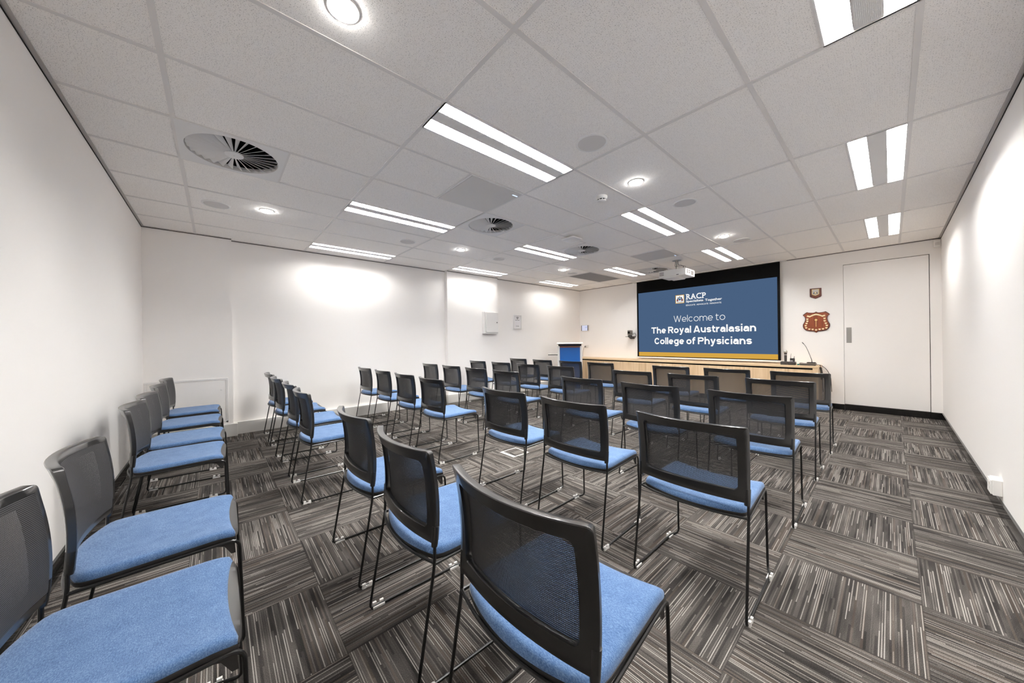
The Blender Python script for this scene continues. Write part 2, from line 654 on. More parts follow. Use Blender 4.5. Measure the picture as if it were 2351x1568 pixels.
rowname = ['rear row above the camera end', 'middle row', 'front row near the screen wall']
colname = ['beside the right wall', 'above the right chair block', 'above the left chair block', 'closest to the left wall']
ROWF = (1.40, 1.0, 0.70)             # the rows are dimmed towards the projection screen
COLF = (0.82, 1.40, 1.40, 0.40)       # and the columns towards the side walls
protos = {}
for j in range(3):
    for i in range(4):
        protos[i, j] = emis('fluorescent_tube', (255, 253, 250), TUBE * ROWF[j] * COLF[i])
for j, (y0, y1) in enumerate(LY):
    for i, (x0, x1) in enumerate(LX):
        t = troffer(protos[i, j])
        t.location = ((x0 + x1) / 2, (y0 + y1) / 2, H)
        tag(t, 'twin louvred fluorescent ceiling light, %s, %s' % (rowname[j], colname[i]), 'ceiling light', 'louvred ceiling lights')


def downlight():
    t = thing('downlight', 'x', 'downlight')
    MB().lathe([(0.064, 0.0), (0.064, -0.003), (0.061, -0.006), (0.057, -0.006), (0.055, 0.0)], 32).build('trim_ring', M['white_plastic'], t, smooth=True)
    MB().lathe([(0.056, -0.004), (0.053, -0.011), (0.043, -0.017), (0.024, -0.021), (0.004, -0.022)], 32).build('lens', M['lens'], t, smooth=True)
    return t


DL = [(-1.0, 0.6, 'nearest the camera, above the right block'), (-3.83, 0.6, 'above the rear left chairs'),
      (-0.985, 3.0, 'between smoke detector and right wall'), (-3.83, 3.0, 'above the middle of the left chair block'),
      (-1.0, 5.42, 'above the front right chairs, near a faint speaker'), (-3.81, 5.39, 'above the front left chairs, by the grey grille')]
proto = downlight()
for k, (x, y, s_) in enumerate(DL):
    t = proto if k == 0 else copy_tree(proto)
    t.location = (x, y, H)
    tag(t, 'round glowing ceiling downlight ' + s_, 'downlight', 'round downlights')


def speaker():
    t = thing('ceiling_speaker', 'x', 'speaker')
    MB().lathe([(0.112, 0.0), (0.112, -0.004), (0.106, -0.008), (0.098, -0.008), (0.096, -0.003)], 36).build('rim', M['white_plastic'], t, smooth=True)
    MB().lathe([(0.097, -0.003), (0.096, -0.0065), (0.05, -0.008), (0.002, -0.0085)], 36).build('grille', M['grille'], t, smooth=True)
    return t


SPK = [(-0.89, 2.2, 'nearest, beside the closest louvred light'), (-0.89, 3.82, 'beside the middle right light'),
       (-0.9, 5.85, 'beside the front right downlight'), (-3.95, 0.2, 'over the rear left chairs, beside a downlight'),
       (-3.945, 2.2, 'second from the back on the left side'), (-3.92, 3.82, 'third from the back on the left side'),
       (-3.92, 5.82, 'beside the grey grille near the front')]
proto = speaker()
for k, (x, y, s_) in enumerate(SPK):
    t = proto if k == 0 else copy_tree(proto)
    t.location = (x, y, H)
    tag(t, 'round flush ceiling speaker ' + s_, 'speaker', 'round ceiling speakers')


def diffuser():
    t = thing('air_diffuser', 'x', 'air diffuser')
    rh, n = 0.268, 56
    o = MB()
    # plate with circular opening
    hs = 0.298
    outer, inner = [], []
    for k in range(n):
        a = 2 * PI * k / n
        c, s_ = math.cos(a), math.sin(a)
        q = hs / max(abs(c), abs(s_))
        outer.append((c * q, s_ * q))
        inner.append((c * rh, s_ * rh))
    corner = [(hs, hs), (-hs, hs), (-hs, -hs), (hs, -hs)]
    z0, z1 = -0.006, 0.002
    o.rings([[(x, y, z1) for x, y in outer], [(x, y, z0) for x, y in outer], [(x, y, z0) for x, y in inner],
             [(x, y, 0.03) for x, y in inner]], True, False, False)
    o.build('face_plate', M['white_metal'], t, fix=False)
    o = MB()
    o.lathe([(rh + 0.001, 0.03), (rh + 0.001, 0.16), (0.001, 0.16)], 40, cap=False)
    o.build('plenum', M['dark'], t)
    o = MB()
    nb, th = 28, math.radians(40)
    for k in range(nb):
        a = 2 * PI * k / nb
        r = Vector((math.cos(a), math.sin(a), 0))
        tt = Vector((-math.sin(a), math.cos(a), 0))
        wv = tt * math.cos(th) + Vector((0, 0, 1)) * math.sin(th)
        nn = (-Vector((0, 0, 1)) * math.cos(th) + tt * math.sin(th)) * 0.0008
        q = []
        for rad, ch in ((0.045, 0.009), (0.262, 0.042)):
            c = r * rad + Vector((0, 0, -0.002))
            q.append((c, c + wv * ch))
        vs = []
        for sg in (-1, 1):
            for lo, hi in q:
                vs += [lo + nn * sg, hi + nn * sg]
        o.add(vs, [(0, 1, 3, 2), (4, 6, 7, 5), (0, 4, 5, 1), (2, 3, 7, 6), (0, 2, 6, 4), (1, 5, 7, 3)])
    o.build('swirl_grille', M['white_metal'], t)
    o = MB()
    o.lathe([(0.056, 0.004), (0.056, -0.004), (0.05, -0.006), (0.006, -0.006), (0.005, -0.003)], 28)
    o.build('hub', M['white_metal'], t, smooth=True)
    return t


proto = diffuser()
for k, ((x, y), s_) in enumerate(zip(DIFF, ('largest in view, above the rear chairs', 'beside the square ceiling panel', 'beside the wireless access point', 'partly hidden by the projector'))):
    t = proto if k == 0 else copy_tree(proto)
    t.location = (x, y, H)
    tag(t, 'square swirl air diffuser with radial blades, ' + s_, 'air diffuser', 'swirl diffusers')

# square ceiling microphone panels
proto = None
for k, (y, s_) in enumerate(((2.1, 'in front of the nearest louvred light'), (5.7, 'above the front chairs near the projector'))):
    if k == 0:
        t = proto = thing('ceiling_panel', 'x', 'ceiling panel')
        MB().box(-0.288, 0.288, -0.288, 0.288, -0.012, 0.001).build('panel_body', M['panel'], t, bevel=0.004)
        o = MB()
        for a, b, c, d_ in ((-0.298, 0.298, -0.298, -0.288), (-0.298, 0.298, 0.288, 0.298), (-0.298, -0.288, -0.288, 0.288), (0.288, 0.298, -0.288, 0.288)):
            o.box(a, b, c, d_, -0.008, 0.001)
        o.build('frame', M['white_metal'], t)
        MB().box(0.225, 0.237, 0.215, 0.277, -0.0135, -0.0115).build('indicator_light', M['led'], t)
    else:
        t = copy_tree(proto)
    t.location = (-2.1, y, H)
    tag(t, 'square grey ceiling panel with small corner indicator light, ' + s_, 'ceiling panel', 'square ceiling panels')

t = thing('return_air_grille', 'flat grey rectangular return air grille in the ceiling near the front left', 'air grille', (-3.9, 6.6, H))
o = MB()
for a, b, c, d_ in ((-0.288, 0.288, -0.588, -0.578), (-0.288, 0.288, 0.578, 0.588), (-0.288, -0.278, -0.578, 0.578), (0.278, 0.288, -0.578, 0.578)):
    o.box(a, b, c, d_, -0.006, 0.001)
o.build('frame', M['grille'], t)
o = MB().box(-0.278, 0.278, -0.578, 0.578, -0.001, 0.001)
for k in range(46):
    y = -0.565 + 0.0251 * k
    o.box(-0.278, 0.278, y - 0.003, y + 0.003, -0.005, -0.001)
o.build('core', M['return_air'], t)

# smoke detector
t = thing('smoke_detector', 'small white domed smoke detector with dark slots hanging below the ceiling', 'smoke detector', (-1.36, 3.03, H))
MB().lathe([(0.055, 0.0), (0.055, -0.012), (0.050, -0.022), (0.046, -0.028)], 32).build('base', M['white_plastic'], t, smooth=True)
o = MB()
o.lathe([(0.036, -0.028), (0.036, -0.040)], 28)
o.build('sensor_chamber', M['dark'], t, smooth=True)
o = MB()
for k in range(8):
    a = 2 * PI * k / 8
    o.tube([(0.040 * math.cos(a), 0.040 * math.sin(a), -0.026), (0.039 * math.cos(a), 0.039 * math.sin(a), -0.042)], 0.004, 6)
o.lathe([(0.043, -0.040), (0.040, -0.046), (0.026, -0.051), (0.003, -0.052)], 32)
o.build('cap', M['white_plastic'], t, smooth=True)

# wireless access point
t = thing('access_point', 'white square wireless access point fixed under the ceiling beside a diffuser', 'access point', (-2.375, 3.845, H))
o = MB()


def rrect(hx, hy, r, n=5):
    pts = []
    for cx_, cy_, a0 in ((hx - r, hy - r, 0), (-hx + r, hy - r, 90), (-hx + r, -hy + r, 180), (hx - r, -hy + r, 270)):
        for k in range(n + 1):
            a = math.radians(a0 + 90 * k / n)
            pts.append((cx_ + r * math.cos(a), cy_ + r * math.sin(a)))
    return pts


rg = []
for hx, z, r in ((0.095, -0.016, 0.03), (0.108, -0.020, 0.03), (0.108, -0.034, 0.03), (0.085, -0.048, 0.03), (0.055, -0.052, 0.025)):
    rg.append([(a, b, z) for a, b in rrect(hx, hx, r)])
o.rings(rg)
o.build('body', M['white_plastic'], t, smooth=True)
MB().box(-0.05, 0.05, -0.05, 0.05, -0.017, 0.0).build('mount', M['charcoal'], t)


# ================================================================== TEXT
def text_mesh(body, bold=0.0, spacing=1.0):
    cu = bpy.data.curves.new('lettering', 'FONT')
    cu.body = body
    cu.size = 1.0
    cu.offset = bold
    cu.space_character = spacing
    cu.resolution_u = 4
    ob = bpy.data.objects.new('lettering', cu)
    COL.objects.link(ob)
    dg = bpy.context.evaluated_depsgraph_get()
    dg.update()
    me = bpy.data.meshes.new_from_object(ob.evaluated_get(dg))
    V = [(v.co.x, v.co.y) for v in me.vertices]
    Fc = [tuple(p.vertices) for p in me.polygons]
    bpy.data.objects.remove(ob)
    bpy.data.curves.remove(cu)
    bpy.data.meshes.remove(me)
    return V, Fc


def put_text(mb, body, x0, x1, zb, zt, place, bold=0.0, spacing=1.0, cap_ref=None):
    """fit a line to x0..x1; baseline zb, tallest glyph top zt; place(x, z) -> 3D point"""
    V, Fc = text_mesh(body, bold, spacing)
    ax, bx = min(v[0] for v in V), max(v[0] for v in V)
    top = max(v[1] for v in V)
    sx, sz = (x1 - x0) / (bx - ax), (zt - zb) / top
    mb.add([place(x0 + (v[0] - ax) * sx, zb + v[1] * sz) for v in V], Fc)


# ---- clean sans lettering drawn from strokes (light or bold by stroke width)
XH, CAPH, ASC, DESC = 0.742, 1.0, 1.04, -0.29


def ell(cx_, cy_, rx, ry, a0, a1, n=18):
    return [(cx_ + rx * math.cos(math.radians(a0 + (a1 - a0) * k / n)), cy_ + ry * math.sin(math.radians(a0 + (a1 - a0) * k / n))) for k in range(n + 1)]


def glyph(ch, h):
    X, C, A = XH, CAPH, ASC
    if ch == 'l':
        return 2 * h, [[(h, 0), (h, A)]]
    if ch == 'i':
        return 2 * h, [[(h, 0), (h, X)], [(h, 0.87), (h, 0.87 + max(1.8 * h, 0.11))]]
    if ch == 'T':
        w_ = 0.86
        return w_, [[(0, C - h), (w_, C - h)], [(w_ / 2, 0), (w_ / 2, C - h)]]
    if ch in 'hn':
        w_ = 0.72
        return w_, [[(h, 0), (h, A if ch == 'h' else X)], ell(w_ / 2, X - h - 0.30, w_ / 2 - h, 0.30, 168, 0) + [(w_ - h, 0)]]
    if ch == 'm':
        w_ = 1.13
        q_ = (w_ - 2 * h) / 2
        return w_, [[(h, 0), (h, X)], ell(h + q_ / 2, X - h - 0.28, q_ / 2, 0.28, 168, 0) + [(h + q_, 0)],
                    ell(h + 1.5 * q_, X - h - 0.28, q_ / 2, 0.28, 168, 0) + [(w_ - h, 0)]]
    if ch == 'u':
        w_ = 0.72
        return w_, [[(w_ - h, 0), (w_ - h, X)], [(h, X)] + ell(w_ / 2, h + 0.30, w_ / 2 - h, 0.30, 180, 348)]
    if ch == 'r':
        w_ = 0.46
        return w_, [[(h, 0), (h, X)], ell(w_ + 0.02, X - h - 0.36, w_ + 0.02 - h, 0.36, 172, 92)]
    if ch == 'o':
        w_ = 0.77
        return w_, [ell(w_ / 2, X / 2, w_ / 2 - h, X / 2 - h, 0, 360, 32)]
    if ch == 'e':
        w_ = 0.73
        return w_, [[(h, X / 2 - 0.01), (w_ - h, X / 2 - 0.01)], ell(w_ / 2, X / 2, w_ / 2 - h, X / 2 - h, -1, 318, 30)]
    if ch == 'c':
        w_ = 0.70
        return w_, [ell(w_ / 2 + 0.01, X / 2, w_ / 2 - h, X / 2 - h, 42, 318, 28)]
    if ch == 'C':
        w_ = 0.86
        return w_, [ell(w_ / 2 + 0.01, C / 2, w_ / 2 - h, C / 2 - h, 32, 328, 32)]
    if ch == 'a':
        w_ = 0.70
        return w_, [ell(w_ / 2 + 0.01, X - h - 0.22, w_ / 2 - h - 0.01, 0.22, 160, 0) + [(w_ - h, 0)],
                    [(w_ - h, 0.45), (0.45 * w_, 0.45 - 0.01)] + ell(0.44 * w_, (0.44 + h) / 2, 0.44 * w_ - h, (0.44 - h) / 2, 95, 270, 14) + [(w_ - h, 0.22)]]
    if ch == 's':
        w_, r_ = 0.66, (XH - 2 * h) / 4
        return w_, [ell(w_ / 2, X - h - r_, w_ / 2 - h, r_, 12, 270, 20) + ell(w_ / 2, h + r_, w_ / 2 - h, r_, 90, -168, 20)[1:]]
    if ch == 't':
        w_, x_ = 0.46, 0.14 + 0.3 * h
        return w_, [[(x_, 0.94)] + ell(x_ + 0.17, h + 0.17, 0.17, 0.17, 180, 270, 8) + [(w_, h + 0.012)], [(0, X - h), (w_ - 0.01, X - h)]]
    if ch == 'f':
        w_, x_ = 0.47, 0.14 + 0.3 * h
        return w_, [[(x_, 0)] + ell(x_ + 0.18, A - h - 0.17, 0.18, 0.17, 180, 92, 8) + [(w_, A - h)], [(0, X - h), (w_ - 0.03, X - h)]]
    if ch == 'y':
        w_ = 0.72
        return w_, [[(h * 1.05, X), (w_ / 2, 0.04)], [(w_ - h * 1.05, X), (w_ / 2 - 0.04, -0.06), (w_ / 2 - 0.12, -0.20), (0.06, DESC + h)]]
    if ch == 'g':
        w_ = 0.74
        return w_, [ell(w_ / 2, X / 2 + 0.005, w_ / 2 - h, X / 2 - h, 0, 360, 30), [(w_ - h, X)] + ell(w_ / 2, -0.02, w_ / 2 - h, -DESC - h - 0.02, 0, -150, 16)]
    if ch in 'PR':
        w_ = 0.84
        yb_ = 0.36 + 0.3 * h
        yc_ = (C - h + yb_ + h) / 2
        r_ = C - h - yc_
        st = [[(h, 0), (h, C)], [(h, C - h), (w_ - h - r_, C - h)] + ell(w_ - h - r_, yc_, r_, r_, 90, -90, 14) + [(h, yc_ - r_)]]
        if ch == 'R':
            st.append([(w_ * 0.52, yc_ - r_), (w_ - h * 0.7, 0)])
        return w_, st
    if ch == 'A':
        w_ = 0.96
        return w_, [[(h * 0.95, 0), (w_ / 2 - h * 0.25, C)], [(w_ - h * 0.95, 0), (w_ / 2 + h * 0.25, C)], [(0.2 * w_, 0.25), (0.8 * w_, 0.25)]]
    if ch == 'W':
        w_ = 1.25
        return w_, [[(h * 0.9, C), (w_ * 0.27, 0)], [(w_ * 0.27, 0), (w_ / 2, C)], [(w_ / 2, C), (w_ * 0.73, 0)], [(w_ * 0.73, 0), (w_ - h * 0.9, C)]]
    return 0.26, []


def stroke_text(mb, body, x0, x1, zb, cap, h, gap, place):
    """line of stroke lettering fitted to x0..x1 with capitals of height cap on baseline zb"""
    pen, items = 0.0, []
    for ch in body:
        w_, st = glyph(ch, h)
        items.append((pen, st))
        pen += w_ + (gap if st else 0.0)
    total = pen - gap
    sx = (x1 - x0) / total
    for px_, st in items:
        for pl_ in st:
            P = [Vector((a, b)) for a, b in pl_]
            P = [P[0]] + [P[k] for k in range(1, len(P)) if (P[k] - P[k - 1]).length > 1e-5]
            closed = (P[0] - P[-1]).length < 1e-6
            if closed:
                P = P[:-1]
            n = len(P)
            Lf, Rt = [], []
            for k in range(n):
                a = P[k - 1] if (k > 0 or closed) else None
                c = P[(k + 1) % n] if (k < n - 1 or closed) else None
                d1 = (P[k] - a).normalized() if a is not None else None
                d2 = (c - P[k]).normalized() if c is not None else None
                d1 = d1 if d1 is not None else d2
                d2 = d2 if d2 is not None else d1
                t_ = (d1 + d2).normalized()
                nn = Vector((-t_.y, t_.x))
                mt = h / max(0.35, nn.dot(Vector((-d1.y, d1.x))))
                Lf.append(P[k] + nn * mt)
                Rt.append(P[k] - nn * mt)
            vs = [place(x0 + (px_ + p.x) * sx, zb + p.y * cap) for p in Lf + Rt]
            fs = [(k, (k + 1) % n, n + (k + 1) % n, n + k) for k in range(n if closed else n - 1)]
            mb.add(vs, fs)


# ================================================================== PROJECTION SCREEN
SY = 7.925
t = thing('projection_screen', 'large drop-down projection screen showing a blue welcome slide above the timber counter', 'projection screen', (-2.225, SY, 0.76))


def par(o, p):
    o.parent = p
    o.matrix_parent_inverse = Matrix.Translation(p.location).inverted()
    return o


SX0, SX1 = -3.612, -0.832
par(MB().box(SX0, SX1, SY, SY + 0.004, 0.79, 2.606).build('screen_fabric', M['matte_black']), t)
par(MB().box(SX0 - 0.022, SX1 + 0.022, SY - 0.012, SY + 0.014, 0.757, 0.790).build('bottom_bar', M['white_metal'], bevel=0.005), t)
par(MB().box(-3.73, -0.745, 7.86, 7.985, 2.600, 2.622).build('case', M['white_metal']), t)
IX0, IX1, IZ0, IZ1, IZA = -3.572, -0.873, 0.807, 2.326, 0.902
par(MB().box(IX0, IX1, SY - 0.0012, SY - 0.0002, IZA, IZ1).build('slide', M['slide']), t)
par(MB().box(IX0, IX1, SY - 0.0012, SY - 0.0002, IZ0, IZA).build('accent_bar', M['amber']), t)
TY = SY - 0.0025
pl = lambda x, z: (x, TY, z)
o = MB()
stroke_text(o, 'Welcome to', -2.735, -1.718, 1.585, 0.140, 0.040, 0.135, pl)
par(o.build('lettering', M['white_img'], fix=False), t)
o = MB()
stroke_text(o, 'The Royal Australasian', -3.255, -1.201, 1.339, 0.146, 0.098, 0.095, pl)
par(o.build('lettering', M['white_img'], fix=False), t)
o = MB()
stroke_text(o, 'College of Physicians', -3.184, -1.270, 1.089, 0.148, 0.098, 0.095, pl)
par(o.build('lettering', M['white_img'], fix=False), t)
# logo block: crest and serif name
o = MB()
X0, X1, ZB, ZT = -2.469, -2.064, 2.071, 2.186
put_text(o, 'RACP', X0 + 0.010, X1 - 0.006, ZB, ZT, pl, 0.018, 1.12)
q = TY - 0.0003


def slab(x0, x1, z0, z1):
    o.box(x0, x1, q, q + 0.0006, z0, z1)


sh = 0.011
wl = (X1 - X0) / 4.0
slab(X0 - 0.004, X0 + 0.042, ZB, ZB + sh)
slab(X0 - 0.004, X0 + 0.03, ZT - sh, ZT)
slab(X0 + 0.070, X0 + 0.106, ZB, ZB + sh)
slab(X0 + 0.112, X0 + 0.146, ZB, ZB + sh)
slab(X0 + 0.178, X0 + 0.216, ZB, ZB + sh)
slab(X1 - 0.098, X1 - 0.046, ZB, ZB + sh)
slab(X1 - 0.098, X1 - 0.07, ZT - sh, ZT)
put_text(o, 'Specialists', -2.469, -2.124, 2.005, 2.052, pl, 0.02)
put_text(o, 'Together', -2.088, -1.770, 1.999, 2.046, pl, 0.02)
put_text(o, 'EDUCATE  ADVOCATE  INNOVATE', -2.469, -1.783, 1.927, 1.957, pl, 0.006)
par(o.build('lettering', M['white_img'], fix=False), t)
lg = MB()
for a, b, c, d_ in ((-2.691, -2.506, 1.998, 2.010), (-2.691, -2.506, 2.171, 2.183), (-2.691, -2.679, 2.010, 2.171), (-2.518, -2.506, 2.010, 2.171)):
    lg.box(a, b, TY, TY + 0.0008, c, d_)
lg.box(-2.117, -2.107, TY, TY + 0.0008, 2.004, 2.012)
lg = par(lg.build('logo', M['amber']), t)
CXL, CZL = -2.5985, 2.0905


def crest(parent, cx_, cz, sc, y, mats, wrap):
    """generic coat of arms: shield, supporters, helm, scroll, each a thin raised piece"""
    def poly(pts, k, name, lift=0.0):
        o = MB().prism([(cx_ + a * sc, cz + b * sc) for a, b in pts], y - 0.0006 - lift, y - lift)
        wrap(o.build(name, mats[k]), parent)
    poly([(-0.16, 0.10), (0.16, 0.10), (0.16, -0.10), (0.0, -0.24), (-0.16, -0.10)], 2, 'shield')
    poly([(-0.05, 0.10), (0.05, 0.10), (0.05, -0.20), (-0.05, -0.20)], 1, 'shield_band', 0.0005)
    poly([(-0.40, -0.30), (-0.18, -0.26), (-0.20, 0.02), (-0.12, 0.26), (-0.26, 0.30), (-0.30, 0.10), (-0.42, -0.08)], 1, 'supporter')
    poly([(0.40, -0.30), (0.18, -0.26), (0.20, 0.02), (0.12, 0.26), (0.26, 0.30), (0.30, 0.10), (0.42, -0.08)], 1, 'supporter')
    poly([(-0.34, -0.26), (-0.22, -0.20), (-0.24, 0.0), (-0.34, -0.06)], 3, 'supporter_detail', 0.0006)
    poly([(0.34, -0.26), (0.22, -0.20), (0.24, 0.0), (0.34, -0.06)], 3, 'supporter_detail', 0.0006)
    poly([(-0.09, 0.14), (0.09, 0.14), (0.06, 0.28), (0.02, 0.42), (-0.02, 0.42), (-0.06, 0.28)], 1, 'helm')
    poly([(-0.42, -0.34), (-0.2, -0.38), (0.2, -0.38), (0.42, -0.34), (0.34, -0.44), (-0.34, -0.44)], 1, 'scroll')


lf = par(MB().box(-2.679, -2.518, TY + 0.0001, TY + 0.0006, 2.010, 2.171).build('logo_field', M['white_img']), t)
crest(t, CXL, CZL, 0.16, TY, [None, M['ink_img'], M['blue_img'], M['red_img']], par)

# ================================================================== PROJECTOR
t = thing('projector', 'white ceiling projector hung on a short bracket before the screen', 'projector', (-2.035, 6.2, 2.31))
px0, px1, py0, py1, pz0, pz1 = -0.229, 0.229, 0.0, 0.405, 0.0, 0.120
o = MB().box(px0, px1, py0, py1, pz0, pz1)
o.build('body', M['white_plastic'], t, bevel=0.010, seg=3)
o = MB().prism([(-0.15, 0.004), (0.09, 0.004), (0.065, -0.018), (-0.13, -0.018)], py0 + 0.008, py1 - 0.02)
o.build('underside_bulge', M['white_plastic'], t)
o = MB()
for k in range(3):
    o.box(-0.218, -0.142, py0 - 0.001, py0 + 0.004, 0.034 + 0.023 * k, 0.046 + 0.023 * k)
o.build('exhaust_vent', M['grey_plastic'], t)
o = MB()
for a in (0.055, 0.135):
    o.box(px1 - 0.004, px1 + 0.001, a, a + 0.055, 0.036, 0.066)
    o.box(px1 - 0.004, px1 + 0.001, a, a + 0.055, 0.074, 0.094)
o.build('socket_recess', M['grey_plastic'], t)
MB().box(px1 - 0.004, px1 + 0.001, 0.235, 0.345, 0.020, 0.092).build('intake_vent', M['grey_plastic'], t)
MB().box(0.075, 0.115, py0 - 0.001, py0 + 0.004, 0.014, 0.024).build('ir_window', M['dark'], t)
o = MB()
o.lathe([(0.05, 0.40), (0.05, 0.43), (0.042, 0.432)], 24, (-0.08, 0, 0.06), 'y')
o.build('lens_barrel', M['charcoal'], t, smooth=True)
o = MB()
o.box(-0.11, 0.11, 0.13, 0.29, pz1, pz1 + 0.012)
for a, b in ((-0.14, 0.08), (0.14, 0.08), (-0.14, 0.34), (0.14, 0.34)):
    o.tube([(a * 0.5, 0.21 + (b - 0.21) * 0.4, pz1 + 0.012), (a, b, pz1 - 0.002)], 0.007, 6)
o.tube([(0, 0.21, pz1 + 0.01), (0, 0.21, H - 2.31)], 0.022, 14)
o.lathe([(0.075, H - 2.31), (0.075, H - 2.312)], 24, (0, 0.21, 0))
o.build('ceiling_bracket', M['chrome'], t)
o = MB()
o.tube(fillet([(0.17, 0.05, 0.115), (0.18, 0.05, 0.15), (0.12, 0.1, 0.19), (0.03, 0.2, 0.22), (0.02, 0.2, 0.30)], 0.03), 0.004, 6)
o.tube(fillet([(0.20, 0.06, 0.115), (0.21, 0.06, 0.15), (0.16, 0.08, 0.17), (-0.03, 0.19, 0.2), (-0.02, 0.2, 0.30)], 0.03), 0.003, 6)
o.build('cable', M['charcoal'], t)

# ================================================================== FRONT WALL FITTINGS
# wall camera on shelf bracket
t = thing('wall_camera', 'black conference camera on a small wall shelf left of the screen', 'camera', (-3.78, YF, 1.25))
MB().box(-0.075, 0.085, -0.20, 0.0, 0.022, 0.032).build('shelf', M['charcoal'], t)
MB().prism([(0, 0.022), (-0.15, 0.022), (-0.02, -0.03), (0, -0.03)], -0.035, 0.055, 'yz').build('bracket', M['charcoal'], t)
o = MB()
o.lathe([(0.05, 0.032), (0.052, 0.045), (0.05, 0.06), (0.03, 0.066)], 20, (0.0, -0.11, 0))
o.build('camera_base', M['charcoal'], t, smooth=True)
MB().box(-0.045, 0.045, -0.16, -0.055, 0.072, 0.185).build('camera_head', M['grey_plastic'], t, bevel=0.012)
MB().lathe([(0.026, -0.16), (0.026, -0.176), (0.018, -0.178)], 18, (0, 0, 0.13), 'y').build('camera_lens', M['dark'], t, smooth=True)
MB().tube(fillet([(0.05, -0.06, 0.09), (0.10, -0.05, 0.12), (0.11, -0.01, 0.06), (0.085, -0.004, 0.0)], 0.03), 0.004, 6).build('cable', M['charcoal'], t)

# touch panel
t = thing('touch_panel', 'small wall touch panel with pale screen beside the left front corner', 'touch panel', (-5.19, YF, 1.45))
MB().box(-0.125, 0.125, -0.03, 0, 0, 0.175).build('casing', M['white_plastic'], t, bevel=0.004)
MB().box(-0.122, 0.108, -0.032, -0.0295, 0.016, 0.168).build('bezel', M['charcoal'], t)
d = MB().box(-0.102, 0.086, -0.0335, -0.0318, 0.018, 0.166).build('display', M['touch'], t)
o = MB()
for k in range(3):
    x = 0.012 + 0.026 * k
    o.box(x, x + 0.014, -0.0345, -0.0333, 0.106, 0.122)
o.build('screen_icons', M['touch_blue'], d)

# wall socket with plugged lead behind the lectern
t = thing('wall_socket', 'white double wall socket with a grey plug behind the lectern', 'socket', (-5.16, YF, 0.985))
MB().box(-0.06, 0.06, -0.012, 0, 0, 0.08).build('face_plate', M['white_plastic'], t, bevel=0.003)
o = MB().box(-0.045, -0.012, -0.045, -0.012, 0.02, 0.055)
o.build('plug', M['grey_plastic'], t, bevel=0.004)
MB().tube(fillet([(-0.03, -0.045, 0.035), (-0.03, -0.075, 0.03), (-0.06, -0.08, -0.05), (-0.10, -0.06, -0.24)], 0.04), 0.004, 6).build('cord', M['grey_plastic'], t)

# power outlet on the right wall
t = thing('power_outlet', 'white surface-mounted power outlet low on the right wall', 'socket', (XR, 4.16, 0.135))
MB().box(-0.04, 0, -0.06, 0.06, 0, 0.105).build('box', M['white_plastic'], t, bevel=0.004)
o = MB().box(-0.048, -0.04, -0.055, 0.055, 0.006, 0.099)
o.build('face_plate', M['white_plastic'], t, bevel=0.002)
o = MB()
for y in (-0.028, 0.028):
    o.box(-0.051, -0.047, y - 0.012, y + 0.012, 0.066, 0.086)
    for a in (-0.006, 0.006):
        o.box(-0.0485, -0.0475, y + a - 0.0015, y + a + 0.0015, 0.036, 0.05)
o.build('switch', M['grille'], t)

# motion sensor in the corner
t = thing('motion_sensor', 'small white motion sensor in the top corner above the door', 'motion sensor', (0.955, YF, 2.48))
MB().box(-0.033, 0.033, -0.05, 0, 0, 0.105).build('body', M['white_plastic'], t, bevel=0.01, seg=3)
MB().prism([(-0.022, 0.03), (0.022, 0.03), (0.022, 0.068), (0.0, 0.074), (-0.022, 0.068)], -0.056, -0.049).build('lens', M['grille'], t)

# little shield plaque
t = thing('wooden_plaque', 'small dark wooden shield plaque with a gold edged crest, above the larger shield', 'plaque', (-0.355, YF, 1.876))
sm = lambda pts, k=1.0, dz=0.0, c=(0, 0.10): [((a - c[0]) * k + c[0], (b - c[1]) * k + c[1] + dz) for a, b in pts]
SH = [(-0.075, 0.180), (0.075, 0.180), (0.075, 0.045), (0.065, 0.030), (0.0, 0.0), (-0.065, 0.030), (-0.075, 0.045)]
MB().prism(SH, -0.02, 0).build('backing', M['dark_wood'], t, bevel=0.004)
MB().prism(sm(SH, 0.64, 0.014), -0.023, -0.0195).build('gold_border', M['brass'], t)
MB().prism(sm(SH, 0.53, 0.015), -0.0245, -0.0225).build('crest_field', M['panel'], t)
o = MB().prism([(-0.032, 0.082), (-0.012, 0.086), (0, 0.08), (0.012, 0.086), (0.032, 0.082), (0.02, 0.118), (0.008, 0.104), (-0.008, 0.104), (-0.02, 0.118)], -0.0258, -0.024)
o.build('crest_figure', M['ink'], t)
MB().prism([(-0.012, 0.088), (0.012, 0.088), (0.012, 0.112), (-0.012, 0.112)], -0.0265, -0.0255).build('crest_figure', M['brass_plate'], t)
MB().prism([(-0.045, 0.055), (-0.045, 0.038), (0, 0.018), (0.045, 0.038), (0.045, 0.055), (0, 0.035)], -0.022, -0.0195).build('ribbon', M['walnut'], t)

# big shield
t = thing('honour_shield', 'large reddish wooden honour shield with gold scroll, spoon and small plates', 'shield plaque', (-0.352, YF, 1.286))


def bez(pts, n=8):
    out = []
    for a, b, c in pts:
        for k in range(n):
            s_ = k / n
            out.append(((1 - s_) ** 2 * a[0] + 2 * s_ * (1 - s_) * b[0] + s_ * s_ * c[0], (1 - s_) ** 2 * a[1] + 2 * s_ * (1 - s_) * b[1] + s_ * s_ * c[1]))
    return out


